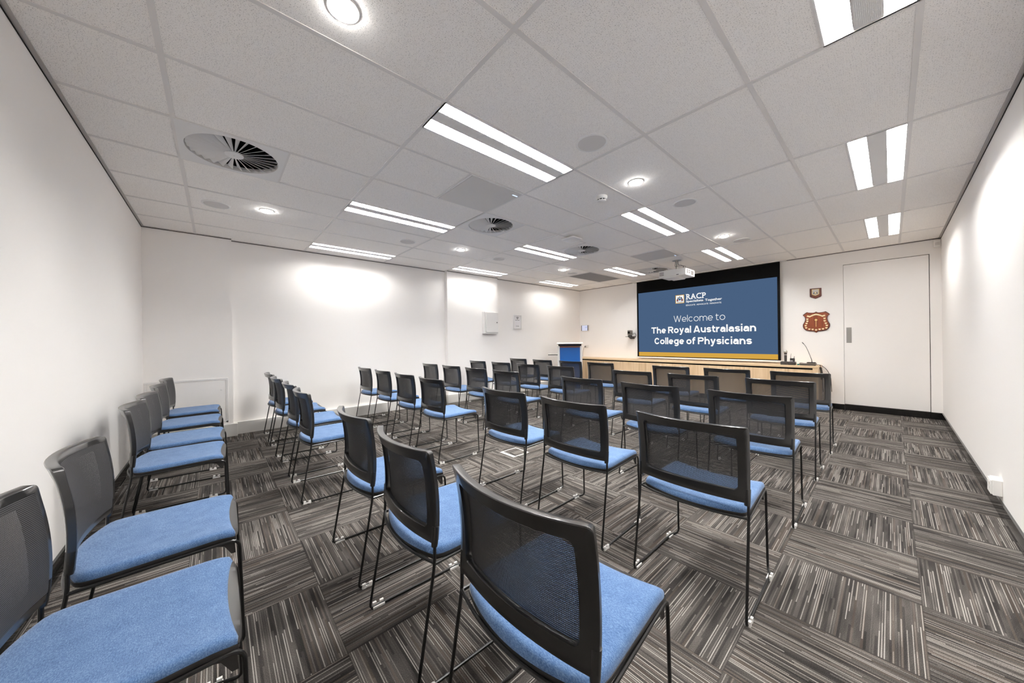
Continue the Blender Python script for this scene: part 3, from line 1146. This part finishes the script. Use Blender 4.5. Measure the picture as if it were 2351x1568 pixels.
half = [((0.0, 0.368), (0.02, 0.345), (0.06, 0.352)), ((0.06, 0.352), (0.10, 0.352), (0.118, 0.366)), ((0.118, 0.366), (0.15, 0.345), (0.176, 0.312)),
        ((0.176, 0.312), (0.135, 0.290), (0.145, 0.225)), ((0.145, 0.225), (0.150, 0.19), (0.172, 0.155)), ((0.172, 0.155), (0.188, 0.08), (0.128, 0.042)),
        ((0.128, 0.042), (0.08, 0.026), (0.03, 0.026)), ((0.03, 0.026), (0.01, 0.02), (0.0, 0.0))]
rp = bez(half)
poly = rp + [(-a, b) for a, b in reversed(rp[1:])] + []
poly = rp + [(0.0, 0.0)] + [(-a, b) for a, b in reversed(rp[1:])]
MB().prism(poly, -0.018, 0).build('backing', M['dark_wood'], t, bevel=0.003)
MB().prism(sm(poly, 0.93, 0.0, (0, 0.19)), -0.026, -0.0175).build('face', M['walnut'], t, bevel=0.003)
yb = -0.026
arc = []
for k in range(17):
    s_ = -1 + 2 * k / 16
    arc.append((0.085 * s_, 0.318 - 0.038 * s_ * s_ - 0.004 * math.sin(PI * abs(s_))))
up = [(a, b + 0.012) for a, b in arc]
dn = [(a, b - 0.012) for a, b in reversed(arc)]
o = MB()
o.prism(up + dn, yb - 0.002, yb)
for s_ in (-1, 1):
    pts = [(0.078 * s_, 0.272), (0.078 * s_, 0.296), (0.125 * s_, 0.312), (0.110 * s_, 0.298), (0.124 * s_, 0.284)]
    o.prism(pts, yb - 0.0015, yb)
o.build('scroll', M['brass_plate'], t)
o = MB()
o.lathe([(0.0005, -0.004), (0.012, -0.002), (0.017, 0.0)], 16, (0, yb, 0.222), 'y')
o.prism([(-0.004, 0.205), (0.004, 0.205), (0.0035, 0.12), (0.005, 0.107), (-0.005, 0.107), (-0.0035, 0.12)], yb - 0.004, yb)
o.build('spoon', M['brass'], t)
pp = [(-0.113, 0.242), (-0.113, 0.205), (-0.124, 0.168), (-0.136, 0.128), (-0.130, 0.090), (-0.088, 0.066), (-0.045, 0.060), (0.0, 0.050), (0.045, 0.060), (0.088, 0.066), (0.130, 0.082), (0.136, 0.122), (0.124, 0.160), (0.110, 0.202), (0.108, 0.244)]
for a, b in pp:
    o = MB().prism([(a - 0.014, b + 0.013), (a, b + 0.010), (a + 0.014, b + 0.013), (a + 0.013, b - 0.009), (a + 0.004, b - 0.012), (a, b - 0.015), (a - 0.004, b - 0.012), (a - 0.013, b - 0.009)], yb - 0.0015, yb)
    o.build('name_plate', M['brass_plate'], t)

# ================================================================== LEFT WALL FITTINGS
t = thing('distribution_box', 'white metal cabinet with small lock on the left wall column', 'electrical box', (XC, 4.65, 1.37))
MB().box(0, 0.09, -0.185, 0.185, 0, 0.47).build('casing', M['white_metal'], t, bevel=0.003)
d = MB().box(0.09, 0.108, -0.15, 0.175, 0.03, 0.455).build('cabinet_door', M['white_metal'], t, bevel=0.003)
o = MB()
o.lathe([(0.014, 0.108), (0.014, 0.116), (0.010, 0.118)], 16, (0, 0.14, 0.245), 'x')
o.build('lock', M['steel'], d, smooth=True)
o = MB()
for z in (0.09, 0.385):
    o.tube([(0.098, -0.152, z - 0.025), (0.098, -0.152, z + 0.025)], 0.006, 8)
o.build('hinge', M['white_metal'], d)

t = thing('framed_notice', 'white framed wifi notice on the left wall beside the cabinet', 'notice', (XL, 5.565, 1.488))
o = MB()
for a, b, c, d_ in ((-0.128, 0.128, 0, 0.026), (-0.128, 0.128, 0.312, 0.338), (-0.128, -0.102, 0.026, 0.312), (0.102, 0.128, 0.026, 0.312)):
    o.box(0, 0.022, a, b, c, d_)
o.build('frame', M['white_metal'], t, bevel=0.004)
pg = MB().box(0.001, 0.010, -0.102, 0.102, 0.026, 0.312).build('page', M['paper'], t)
o = MB()
for r in (0.016, 0.032, 0.048):
    pts = [(0.011, r * math.sin(math.radians(a)), 0.235 + r * math.cos(math.radians(a))) for a in range(-48, 49, 8)]
    o.tube(pts, 0.0045, 6)
o.lathe([(0.007, 0.010), (0.007, 0.0125)], 12, (0, 0, 0.235), 'x')
o.build('wifi_symbol', M['ink'], pg)
o = MB()
for a, b in ((-0.066, -0.020), (-0.010, 0.008), (0.018, 0.066)):
    o.box(0.010, 0.0112, a, b, 0.205, 0.213)
for k in range(2):
    o.box(0.010, 0.0112, -0.05, 0.05, 0.062 + 0.012 * k, 0.066 + 0.012 * k)
o.build('print_lines', M['ink'], pg)

t = thing('access_hatch', 'white flush access hatch low on the left wall column behind rear chairs', 'access panel', (XC, -0.085, 0.19))
o = MB()
for a, b, c, d_ in ((-0.37, 0.385, 0.56, 0.585), (0.36, 0.385, 0.0, 0.56), (-0.37, 0.385, 0.0, 0.02), (-0.37, -0.345, 0.02, 0.56)):
    o.box(0, 0.008, a, b, c, d_)
o.build('frame', M['white_metal'], t, bevel=0.002)
d = MB().box(0, 0.005, -0.342, 0.352, 0.024, 0.553).build('hatch_door', M['door'], t)
o = MB()
for z in (0.14, 0.43):
    o.lathe([(0.012, 0.005), (0.012, 0.008), (0.009, 0.0085)], 16, (0, 0.318, z), 'x')
o.build('lock', M['white_plastic'], d, smooth=True)

# ================================================================== COUNTER
CZ, CY0, CX1 = 0.735, 7.54, -0.285
t = thing('timber_counter', 'long pale timber credenza with black finger groove below the screen', 'counter', ((XL + CX1) / 2, (CY0 + YF) / 2, 0))
LW = XL + 0.004
par(MB().box(LW, CX1, CY0, YF - 0.002, CZ - 0.036, CZ).build('top', M['oak_top'], bevel=0.003), t)
par(MB().box(CX1 - 0.07, CX1, CY0 + 0.004, YF - 0.002, 0.0, CZ - 0.036).build('end_panel', M['oak']), t)
par(MB().box(LW, CX1 - 0.07, CY0 + 0.03, YF - 0.002, 0.10, CZ - 0.036).build('carcass', M['matte_black']), t)
par(MB().box(LW, CX1 - 0.07, CY0 + 0.06, YF - 0.05, 0.0, 0.10).build('plinth', M['matte_black']), t)
seams = [CX1 - 0.07, -0.67, -1.31, -1.95, -2.59, -3.23, -3.87, -4.51, -5.15, LW]
for a, b in zip(seams[1:], seams[:-1]):
    par(MB().box(a + 0.0015, b - 0.0015, CY0 + 0.008, CY0 + 0.03, 0.10, CZ - 0.064).build('door', M['oak']), t)

# ---- things on the counter
dock = thing('microphone_dock', 'black charging dock holding two wireless microphones at the right end of the counter', 'microphone dock', (-0.69, 7.68, CZ))
MB().box(-0.10, 0.0, -0.055, 0.055, 0, 0.055).build('charging_bay', M['charcoal'], dock, bevel=0.008)
MB().box(0.001, 0.105, -0.055, 0.055, 0, 0.055).build('charging_bay', M['charcoal'], dock, bevel=0.008)
tm = thing('handheld_microphone', 'black handheld wireless microphone with silver head standing in the dock', 'microphone', (-0.728, 7.70, CZ + 0.056))
o = MB()
o.lathe([(0.017, 0.0), (0.019, 0.02), (0.020, 0.11)], 20)
o.lathe([(0.0205, 0.124), (0.022, 0.150)], 20)
o.build('body', M['charcoal'], tm, smooth=True)
MB().lathe([(0.0195, 0.11), (0.0195, 0.124)], 20).build('ring', M['chrome'], tm, smooth=True)
MB().lathe([(0.022, 0.150), (0.028, 0.156), (0.029, 0.172), (0.025, 0.187), (0.014, 0.195), (0.002, 0.197)], 20).build('head', M['chrome'], tm, smooth=True)
tb = thing('bodypack_transmitter', 'small black transmitter pack with two short aerials in the dock', 'transmitter', (-0.635, 7.70, CZ + 0.056))
MB().box(-0.033, 0.033, -0.01, 0.01, 0.0, 0.058).build('body', M['charcoal'], tb, bevel=0.004)
MB().box(-0.028, 0.006, -0.011, -0.0095, 0.006, 0.016).build('window', M['paper'], tb)
MB().tube([(-0.022, 0, 0.056), (-0.022, 0, 0.085), (-0.016, 0, 0.14)], [0.004, 0.003, 0.0015], 6).build('aerial', M['charcoal'], tb)
MB().tube([(0.02, 0, 0.056), (0.024, 0, 0.075), (0.026, 0, 0.092)], [0.005, 0.004, 0.003], 6).build('aerial', M['charcoal'], tb)
tag(MB().box(-0.018, 0.014, -0.02, 0.02, 0.0, 0.022).build('adapter', M['teal'], bevel=0.004),
    'small teal adapter between the dock and the microphone tray', 'adapter').location = (-0.552, 7.69, CZ)

tr = thing('equipment_tray', 'shallow black tray with leads at the right end of the counter', 'tray', (-0.435, 7.70, CZ))
o = MB().box(-0.095, 0.105, -0.06, 0.06, 0.0, 0.028)
o.build('tray_base', M['charcoal'], tr, bevel=0.003)
o = MB()
for a, b, c, d_ in ((-0.10, 0.11, -0.064, -0.058), (-0.10, 0.11, 0.058, 0.064), (-0.10, -0.094, -0.058, 0.058), (0.104, 0.11, -0.058, 0.058)):
    o.box(a, b, c, d_, 0.02, 0.040)
o.build('tray_rim', M['grey_plastic'], tr)
cable = MB()
cable.tube(fillet([(-0.08, -0.03, 0.034), (-0.04, 0.03, 0.04), (0.0, -0.04, 0.034), (-0.05, -0.045, 0.036), (-0.085, 0.02, 0.034)], 0.04), 0.005, 6)
cable.build('coiled_lead', M['paper'], tr)
gm = thing('gooseneck_microphone', 'slim black gooseneck microphone leaning left on its weighted base', 'microphone', (-0.385, 7.70, CZ + 0.0395))
o = MB()
o.prism([(-0.058, -0.035), (0.058, -0.035), (0.05, 0.035), (-0.05, 0.035)], 0.0, 0.016, 'xy')
o.build('base', M['charcoal'], gm, bevel=0.005)
o = MB()
neck = [(0.005, 0, 0.014), (0.003, 0, 0.05), (-0.02, 0, 0.13), (-0.045, 0, 0.21), (-0.065, 0, 0.265), (-0.082, 0, 0.30), (-0.098, 0, 0.325)]
o.tube(neck, [0.007, 0.0045, 0.0035, 0.0035, 0.0035, 0.0035, 0.0035], 8)
o.build('neck', M['charcoal'], gm, smooth=True)
MB().tube([(-0.096, 0, 0.321), (-0.112, 0, 0.342), (-0.120, 0, 0.352)], [0.005, 0.0055, 0.004], 8).build('capsule', M['charcoal'], gm, smooth=True)
o = MB()
o.tube(fillet([(-0.325, 7.70, CZ + 0.012), (-0.28, 7.70, CZ + 0.016), (-0.262, 7.70, CZ - 0.05), (-0.255, 7.72, 0.52), (-0.25, 7.74, 0.30)], 0.03), 0.004, 6)
o.tube(fillet([(-0.325, 7.74, CZ + 0.012), (-0.27, 7.74, CZ + 0.010), (-0.20, 7.76, 0.67), (-0.16, 7.80, 0.55), (-0.155, 7.85, 0.30)], 0.06), 0.004, 6)
o.tube(fillet([(-0.275, 7.66, CZ - 0.02), (-0.262, 7.66, 0.62), (-0.262, 7.66, 0.50), (-0.25, 7.70, 0.58), (-0.268, 7.72, 0.70)], 0.03), 0.010, 6)
tag(o.build('cable_bundle', M['charcoal'], smooth=True), 'bundle of black leads hanging over the right end of the counter', 'cable')

# ================================================================== LECTERN
t = thing('lectern', 'white and silver lectern with a bright blue front panel and side shelf', 'lectern', (-4.625, 6.58, 0), math.radians(38))
LWd = 0.262
for s_ in (-1, 1):
    o = MB()
    o.box(s_ * LWd - 0.026, s_ * LWd + 0.026, -0.145, 0.26, 0.0, 1.072)
    o.build('side_post', M['alu'], t, bevel=0.008)
MB().box(-LWd + 0.016, LWd - 0.016, -0.125, -0.105, 0.06, 1.035).build('front_panel', M['blue_panel'], t)
o = MB().box(-LWd + 0.016, LWd - 0.016, -0.13, -0.10, 1.035, 1.056)
o.build('top_rail', M['walnut'], t)
MB().box(-LWd, LWd, -0.16, 0.28, 0.0, 0.03).build('base', M['charcoal'], t)
MB().prism([(-0.20, 1.10), (-0.19, 1.118), (0.26, 1.10), (0.26, 1.058), (-0.12, 1.058)], -LWd - 0.005, LWd + 0.005, 'yz').build('top_underside', M['charcoal'], t)
o = MB().prism([(-0.235, 1.120), (-0.23, 1.152), (-0.20, 1.157), (0.24, 1.125), (0.28, 1.105), (0.26, 1.095), (-0.20, 1.117)], -0.300, 0.300, 'yz')
o.build('top', M['white_plastic'], t, bevel=0.006)
o = MB().box(-0.52, -LWd - 0.018, -0.10, 0.20, 0.862, 0.876)
o.build('side_shelf', M['grille'], t)
MB().box(-0.52, -LWd - 0.018, -0.106, -0.100, 0.853, 0.869).build('shelf_edge', M['dark'], t)

# ================================================================== FLOOR BOX
t = thing('floor_box', 'square white edged floor outlet box set in the carpet of the aisle', 'floor box', (-2.213, 2.605, 0))
o = MB()
for a, b, c, d_ in ((-0.11, 0.11, -0.115, -0.078), (-0.11, 0.11, 0.103, 0.115), (-0.11, -0.098, -0.078, 0.103), (0.098, 0.11, -0.078, 0.103)):
    o.box(a, b, c, d_, 0.0, 0.006)
o.build('frame', M['floorbox'], t, bevel=0.002)
MB().box(-0.098, 0.098, -0.078, 0.103, 0.0, 0.004).build('lid', M['carpet'], t)

# ================================================================== CHAIRS
YO = 0.19       # local shift: origin under the middle of the chair, back top corners at y = -YO


def back_pt(a, b, off=0.0):
    """a across (m), b up from the bottom edge (m), off along the thickness (+ towards the sitter)"""
    hw, hh = 0.2525, 0.335
    u, v = a / hw, b / hh
    tap = 1.0 - 0.012 * (1 - v)
    yc = 0.022 + 0.034 * math.sin(PI * min(v, 1.0) * 0.5) * (1 - v) * 1.2 - 0.020 * v * v + 0.0
    yc = 0.020 + 0.040 * v - 0.060 * v * v        # bottom .020, mid .026, top 0
    sag = 0.032 + 0.026 * v
    y = yc - sag * (1 - u * u)
    # approximate normal in plan
    slope = 2 * sag * u / hw
    n = Vector((-slope, 1.0, -0.06 + 0.25 * v * 0)).normalized()
    p = Vector((a * tap, y - YO, 0.497 + b))
    return p + n * off


def rr_loop(hx, z0, z1, r, per=14):
    """rounded rectangle, same count of points on every side and corner"""
    pts = []
    cs = [(hx - r, z1 - r, 0), (-hx + r, z1 - r, 90), (-hx + r, z0 + r, 180), (hx - r, z0 + r, 270)]
    for i, (cx_, cz, a0) in enumerate(cs):
        for k in range(5):
            a = math.radians(a0 + 90 * k / 4)
            pts.append((cx_ + r * math.cos(a), cz + r * math.sin(a)))
        nx, nz, na = cs[(i + 1) % 4]
        a = math.radians(a0 + 90)
        e0 = (cx_ + r * math.cos(a), cz + r * math.sin(a))
        a = math.radians(na)
        e1 = (nx + r * math.cos(a), nz + r * math.sin(a))
        for k in range(1, per):
            s_ = k / per
            pts.append((e0[0] + (e1[0] - e0[0]) * s_, e0[1] + (e1[1] - e0[1]) * s_))
    return pts


def make_chair():
    t = thing('stacking_chair', 'x', 'chair')
    # --- backrest frame
    OUT = rr_loop(0.2525, 0.0, 0.335, 0.012)
    INN = rr_loop(0.212, 0.048, 0.290, 0.018)
    mid = lambda k: [(p[0] * (1 - k) + q_[0] * k, p[1] * (1 - k) + q_[1] * k) for p, q_ in zip(OUT, INN)]

    def thick(b):
        s_ = max(0.0, min(1.0, (b - 0.27) / 0.06))
        return 0.0105 + 0.0035 * s_ * s_
    shr = lambda L, d: [(p[0] - math.copysign(d, p[0]) * min(1, abs(p[0]) / 0.05), p[1] + (d if p[1] < 0.168 else -d) * min(1, abs(p[1] - 0.168) / 0.05)) for p in L]
    rg = []
    o_in = shr(OUT, 0.0025)
    i_out = shr(INN, -0.003)
    for L, k in ((OUT, 0.80), (o_in, 1.0), (mid(0.5), 1.0), (i_out, 1.0), (INN, 0.5), (INN, -0.5), (i_out, -1.0), (mid(0.5), -1.0), (o_in, -1.0), (OUT, -0.80)):
        rg.append([back_pt(a, b, thick(b) * k) for a, b in L])
    rg.append(rg[0])
    n = len(OUT)
    o = MB()
    vs = [p for r in rg[:-1] for p in r]
    fs = []
    R_ = len(rg) - 1
    for i in range(R_):
        for j in range(n):
            k = (j + 1) % n
            i2 = (i + 1) % R_
            fs.append((i * n + j, i * n + k, i2 * n + k, i2 * n + j))
    o.add(vs, fs)
    # sleeves over the rods at the lower corners
    for s_ in (-1, 1):
        o.tube([back_pt(s_ * 0.243, 0.06), back_pt(s_ * 0.243, 0.0), back_pt(s_ * 0.243, -0.012)], [0.013, 0.0125, 0.011], 10)
    bk = o.build('backrest', M['plastic'], t, smooth=True)
    # --- mesh
    o = MB()
    nx, nz = 20, 8
    vs, fs = [], []
    for j in range(nz + 1):
        for i in range(nx + 1):
            a = -0.238 + 0.476 * i / nx
            b = 0.026 + 0.288 * j / nz
            vs.append(back_pt(a, b, thick(b) + 0.0008))
    for j in range(nz):
        for i in range(nx):
            k = j * (nx + 1) + i
            fs.append((k, k + 1, k + nx + 2, k + nx + 1))
    o.add(vs, fs)
    o.build('mesh_panel', M['mesh'], bk, smooth=True, fix=False)

    # --- seat cushion
    N = 96

    fr = [(0.224 * q_, 0.243 - 0.017 * (1 - q_ * q_)) for q_ in [1 - k / 8 for k in range(17)]]
    rr_ = [(0.226 * q_, -0.216 + 0.052 * q_ * q_) for q_ in [-1 + k / 8 for k in range(17)]]
    loop = fr + [(-0.236, -0.12)] + rr_ + [(0.236, -0.12)]
    loop = [(a, b, 0) for a, b in loop]
    # round the four corners, then resample evenly
    m_ = len(loop)
    fine = []
    for k in range(m_):
        a_, b_, c_ = Vector(loop[k - 1]), Vector(loop[k]), Vector(loop[(k + 1) % m_])
        rad = {0: 0.022, 16: 0.022, 17: 0.05, 18: 0.05, 34: 0.05, 35: 0.05}.get(k, 0.0)
        if rad:
            p_ = b_ + (a_ - b_).normalized() * min(rad, (a_ - b_).length * 0.49)
            e_ = b_ + (c_ - b_).normalized() * min(rad, (c_ - b_).length * 0.49)
            for z_ in range(7):
                w_ = z_ / 6
                fine.append(p_ * (1 - w_) ** 2 + b_ * 2 * w_ * (1 - w_) + e_ * w_ * w_)
        else:
            fine.append(b_)
    per = [0.0]
    for k in range(len(fine)):
        per.append(per[-1] + (fine[(k + 1) % len(fine)] - fine[k]).length)
    OUTL = []
    k = 0
    for z_ in range(N):
        d_ = per[-1] * z_ / N
        while per[k + 1] < d_:
            k += 1
        w_ = (d_ - per[k]) / max(per[k + 1] - per[k], 1e-9)
        p_ = fine[k] * (1 - w_) + fine[(k + 1) % len(fine)] * w_
        OUTL.append((p_.x, p_.y))

    def outline(k):
        return OUTL[k]

    def seat_z(x, y):
        fr = max(0.0, min(1.0, (y + 0.10) / 0.34))
        z = 0.468 + 0.016 * (x / 0.23) ** 2 * fr - 0.010 * fr
        z -= 0.020 * max(0.0, (y - 0.17) / 0.07) ** 2 * (1 - 0.3 * (x / 0.23) ** 2) * 0.6
        return z
    o = MB()
    prof = [(0.93, -0.036), (0.985, -0.034), (1.0, -0.026), (1.0, -0.016), (0.985, -0.007), (0.955, -0.0015), (0.90, 0.0), (0.75, 0.0), (0.5, 0.0), (0.25, 0.0), (0.02, 0.0)]
    rg = []
    for sc, dz in prof:
        ring = []
        for k in range(N):
            x, y = outline(k)
            X_, Y_ = x * sc, 0.01 + (y - 0.01) * sc
            ring.append((X_, Y_, seat_z(X_, Y_) + dz))
        rg.append(ring)
    o.rings(rg)
    o.build('seat', M['fabric'], t, smooth=True)
    # --- plastic shell below with front lip
    o = MB()
    rg = []
    for sc, dz in ((0.90, -0.046), (0.99, -0.044), (1.012, -0.036), (1.008, -0.026), (0.95, -0.024)):
        ring = []
        for k in range(N):
            x, y = outline(k)
            X_, Y_ = x * sc, 0.01 + (y - 0.01) * sc
            ring.append((X_, Y_, seat_z(X_, Y_) + dz))
        rg.append(ring)
    o.rings(rg)
    # front lip: straight plastic edge filling the curve of the cushion front
    L0, L1, L2 = [], [], []
    for k in range(25):
        s_ = -1 + 2 * k / 24
        x = 0.221 * s_
        yf = 0.243 - 0.017 * (1 - s_ * s_)
        zt = seat_z(x, yf - 0.01)
        yl = 0.250 - 0.008 * s_ ** 8
        L0.append((x, yf - 0.012, zt - 0.007 - 0.006 * s_ ** 6))
        L1.append((x, yl - 0.004, zt - 0.013 - 0.010 * s_ ** 6))
        L2.append((x, yl, 0.438))
    L3 = [(p[0], p[1] - 0.006, 0.424) for p in L2]
    L4 = [(p[0], 0.20, 0.424) for p in L2]
    o.rings([L0, L1, L2, L3, L4], False, False, False)
    for s_ in (-1, 1):        # corner gusset behind the front leg
        o.prism([(0.160, 0.424), (0.236, 0.424), (0.240, 0.372), (0.226, 0.372), (0.205, 0.408)], s_ * 0.2155 - 0.003, s_ * 0.2155 + 0.003, 'yz')
    o.build('seat_shell', M['shell'], t, smooth=True, fix=True)
    # --- side rods
    for s_ in (-1, 1):
        path = [(0.2455, 0.015 - YO, 0.500), (0.246, 0.014 - YO, 0.43), (0.250, -0.060 - YO, 0.0065), (0.247, 0.395 - YO, 0.0065),
                (0.226, 0.452 - YO, 0.0075), (0.223, 0.441 - YO, 0.426), (0.246, 0.013 - YO, 0.426)]
        path = [(s_ * a, b, c) for a, b, c in path]
        o = MB().tube(fillet(path, [0, 0.05, 0.022, 0.03, 0.022, 0.035, 0], 5), 0.0058, 8)
        o.build('sled_leg', M['rod'], t, smooth=True)
        for yy in (-0.020, 0.375):
            f_ = (yy + 0.06) / 0.455
            xx = 0.250 - 0.003 * f_
            o = MB()
            o.box(s_ * xx - 0.010, s_ * xx + 0.010, yy - YO - 0.026, yy - YO + 0.026, 0.0, 0.009)
            o.box(s_ * (xx + 0.007) - 0.005, s_ * (xx + 0.007) + 0.005, yy - YO - 0.024, yy - YO - 0.008, 0.0, 0.022)
            o.box(s_ * (xx + 0.007) - 0.005, s_ * (xx + 0.007) + 0.005, yy - YO + 0.008, yy - YO + 0.024, 0.0, 0.020)
            o.build('floor_glide', M['clip'], t)
    # --- rear rail under the cushion
    path = [(0.243 * s_, 0.012 - 0.042 * (1 - s_ * s_) - YO, 0.430) for s_ in [-1 + k / 8 for k in range(17)]]
    MB().tube(path, 0.0058, 8).build('rear_rail', M['rod'], t, smooth=True)
    return t


CH = {'a1': (-4.827, 0.715, -0.1), 'a2': (-4.111, 0.711, 0.0), 'a3': (-3.375, 0.729, -0.7), 'a4': (-2.694, 0.72, -1.1), 'a5': (-1.488, 0.763, -0.3),
      'a6': (-0.822, 0.755, -1.1), 'a7': (-0.158, 0.763, 2.2), 'b1': (-4.846, 1.889, 0.1), 'b2': (-4.132, 1.897, 0.0), 'b3': (-3.401, 1.888, 0.2),
      'b4': (-2.716, 1.881, 0.1), 'b5': (-1.529, 1.88, 0.6), 'b6': (-0.854, 1.888, 1.5), 'b7': (-0.155, 1.898, 0.5), 'c1': (-4.846, 2.986, 0.2),
      'c2': (-4.135, 2.982, 0.3), 'c3': (-3.442, 2.969, -0.1), 'c4': (-2.765, 2.956, -0.3), 'c5': (-1.591, 2.966, 0.0), 'c6': (-0.874, 2.956, 0.3),
      'c7': (-0.165, 2.975, 0.0), 'd1': (-4.841, 4.004, 0.1), 'd2': (-4.127, 3.999, 0.1), 'd3': (-3.422, 3.991, 0.1), 'd4': (-2.735, 3.987, 0.0),
      'd5': (-1.595, 3.979, -0.1), 'd6': (-0.901, 3.981, 0.0), 'd7': (-0.174, 4.012, -0.1), 'e1': (-4.775, 5.016, 0.0), 'e2': (-4.061, 5.006, -0.1),
      'e3': (-3.356, 5.0, -0.1), 'e4': (-2.705, 4.974, -0.3), 'e5': (-1.548, 4.954, -0.1), 'e6': (-0.867, 4.968, -0.2), 'e7': (-0.168, 4.982, -0.3),
      'f1': (-4.872, -0.22, -1.5), 'f2': (-4.122, -0.215, -1.5), 'f3': (-3.347, -0.205, -2.0), 'f4': (-2.75, -0.206, -1.5), 'f5': (-1.487, -0.187, -0.7),
      'f6': (-0.845, -0.205, 0.0)}
ROW = {'e': 'front row facing the counter', 'd': 'second row from the front', 'c': 'third row from the front',
       'b': 'fourth row from the front', 'a': 'fifth row from the front', 'f': 'rear row along the back wall'}
POS = {'1': 'left wall end', '2': 'third left of aisle', '3': 'second left of aisle', '4': 'immediately left of aisle',
       '5': 'immediately right of aisle', '6': 'second right of aisle', '7': 'right end'}
proto = make_chair()
first = True
for key, (x, y, rz) in CH.items():
    t = proto if first else copy_tree(proto)
    first = False
    a = math.radians(rz)
    t.location = (x - math.sin(a) * YO, y + math.cos(a) * YO, 0)
    t.rotation_euler = (0, 0, a)
    tag(t, 'black mesh-back chair with blue seat, %s, %s' % (ROW[key[0]], POS[key[1]]), 'chair', 'rows of black and blue stacking chairs')
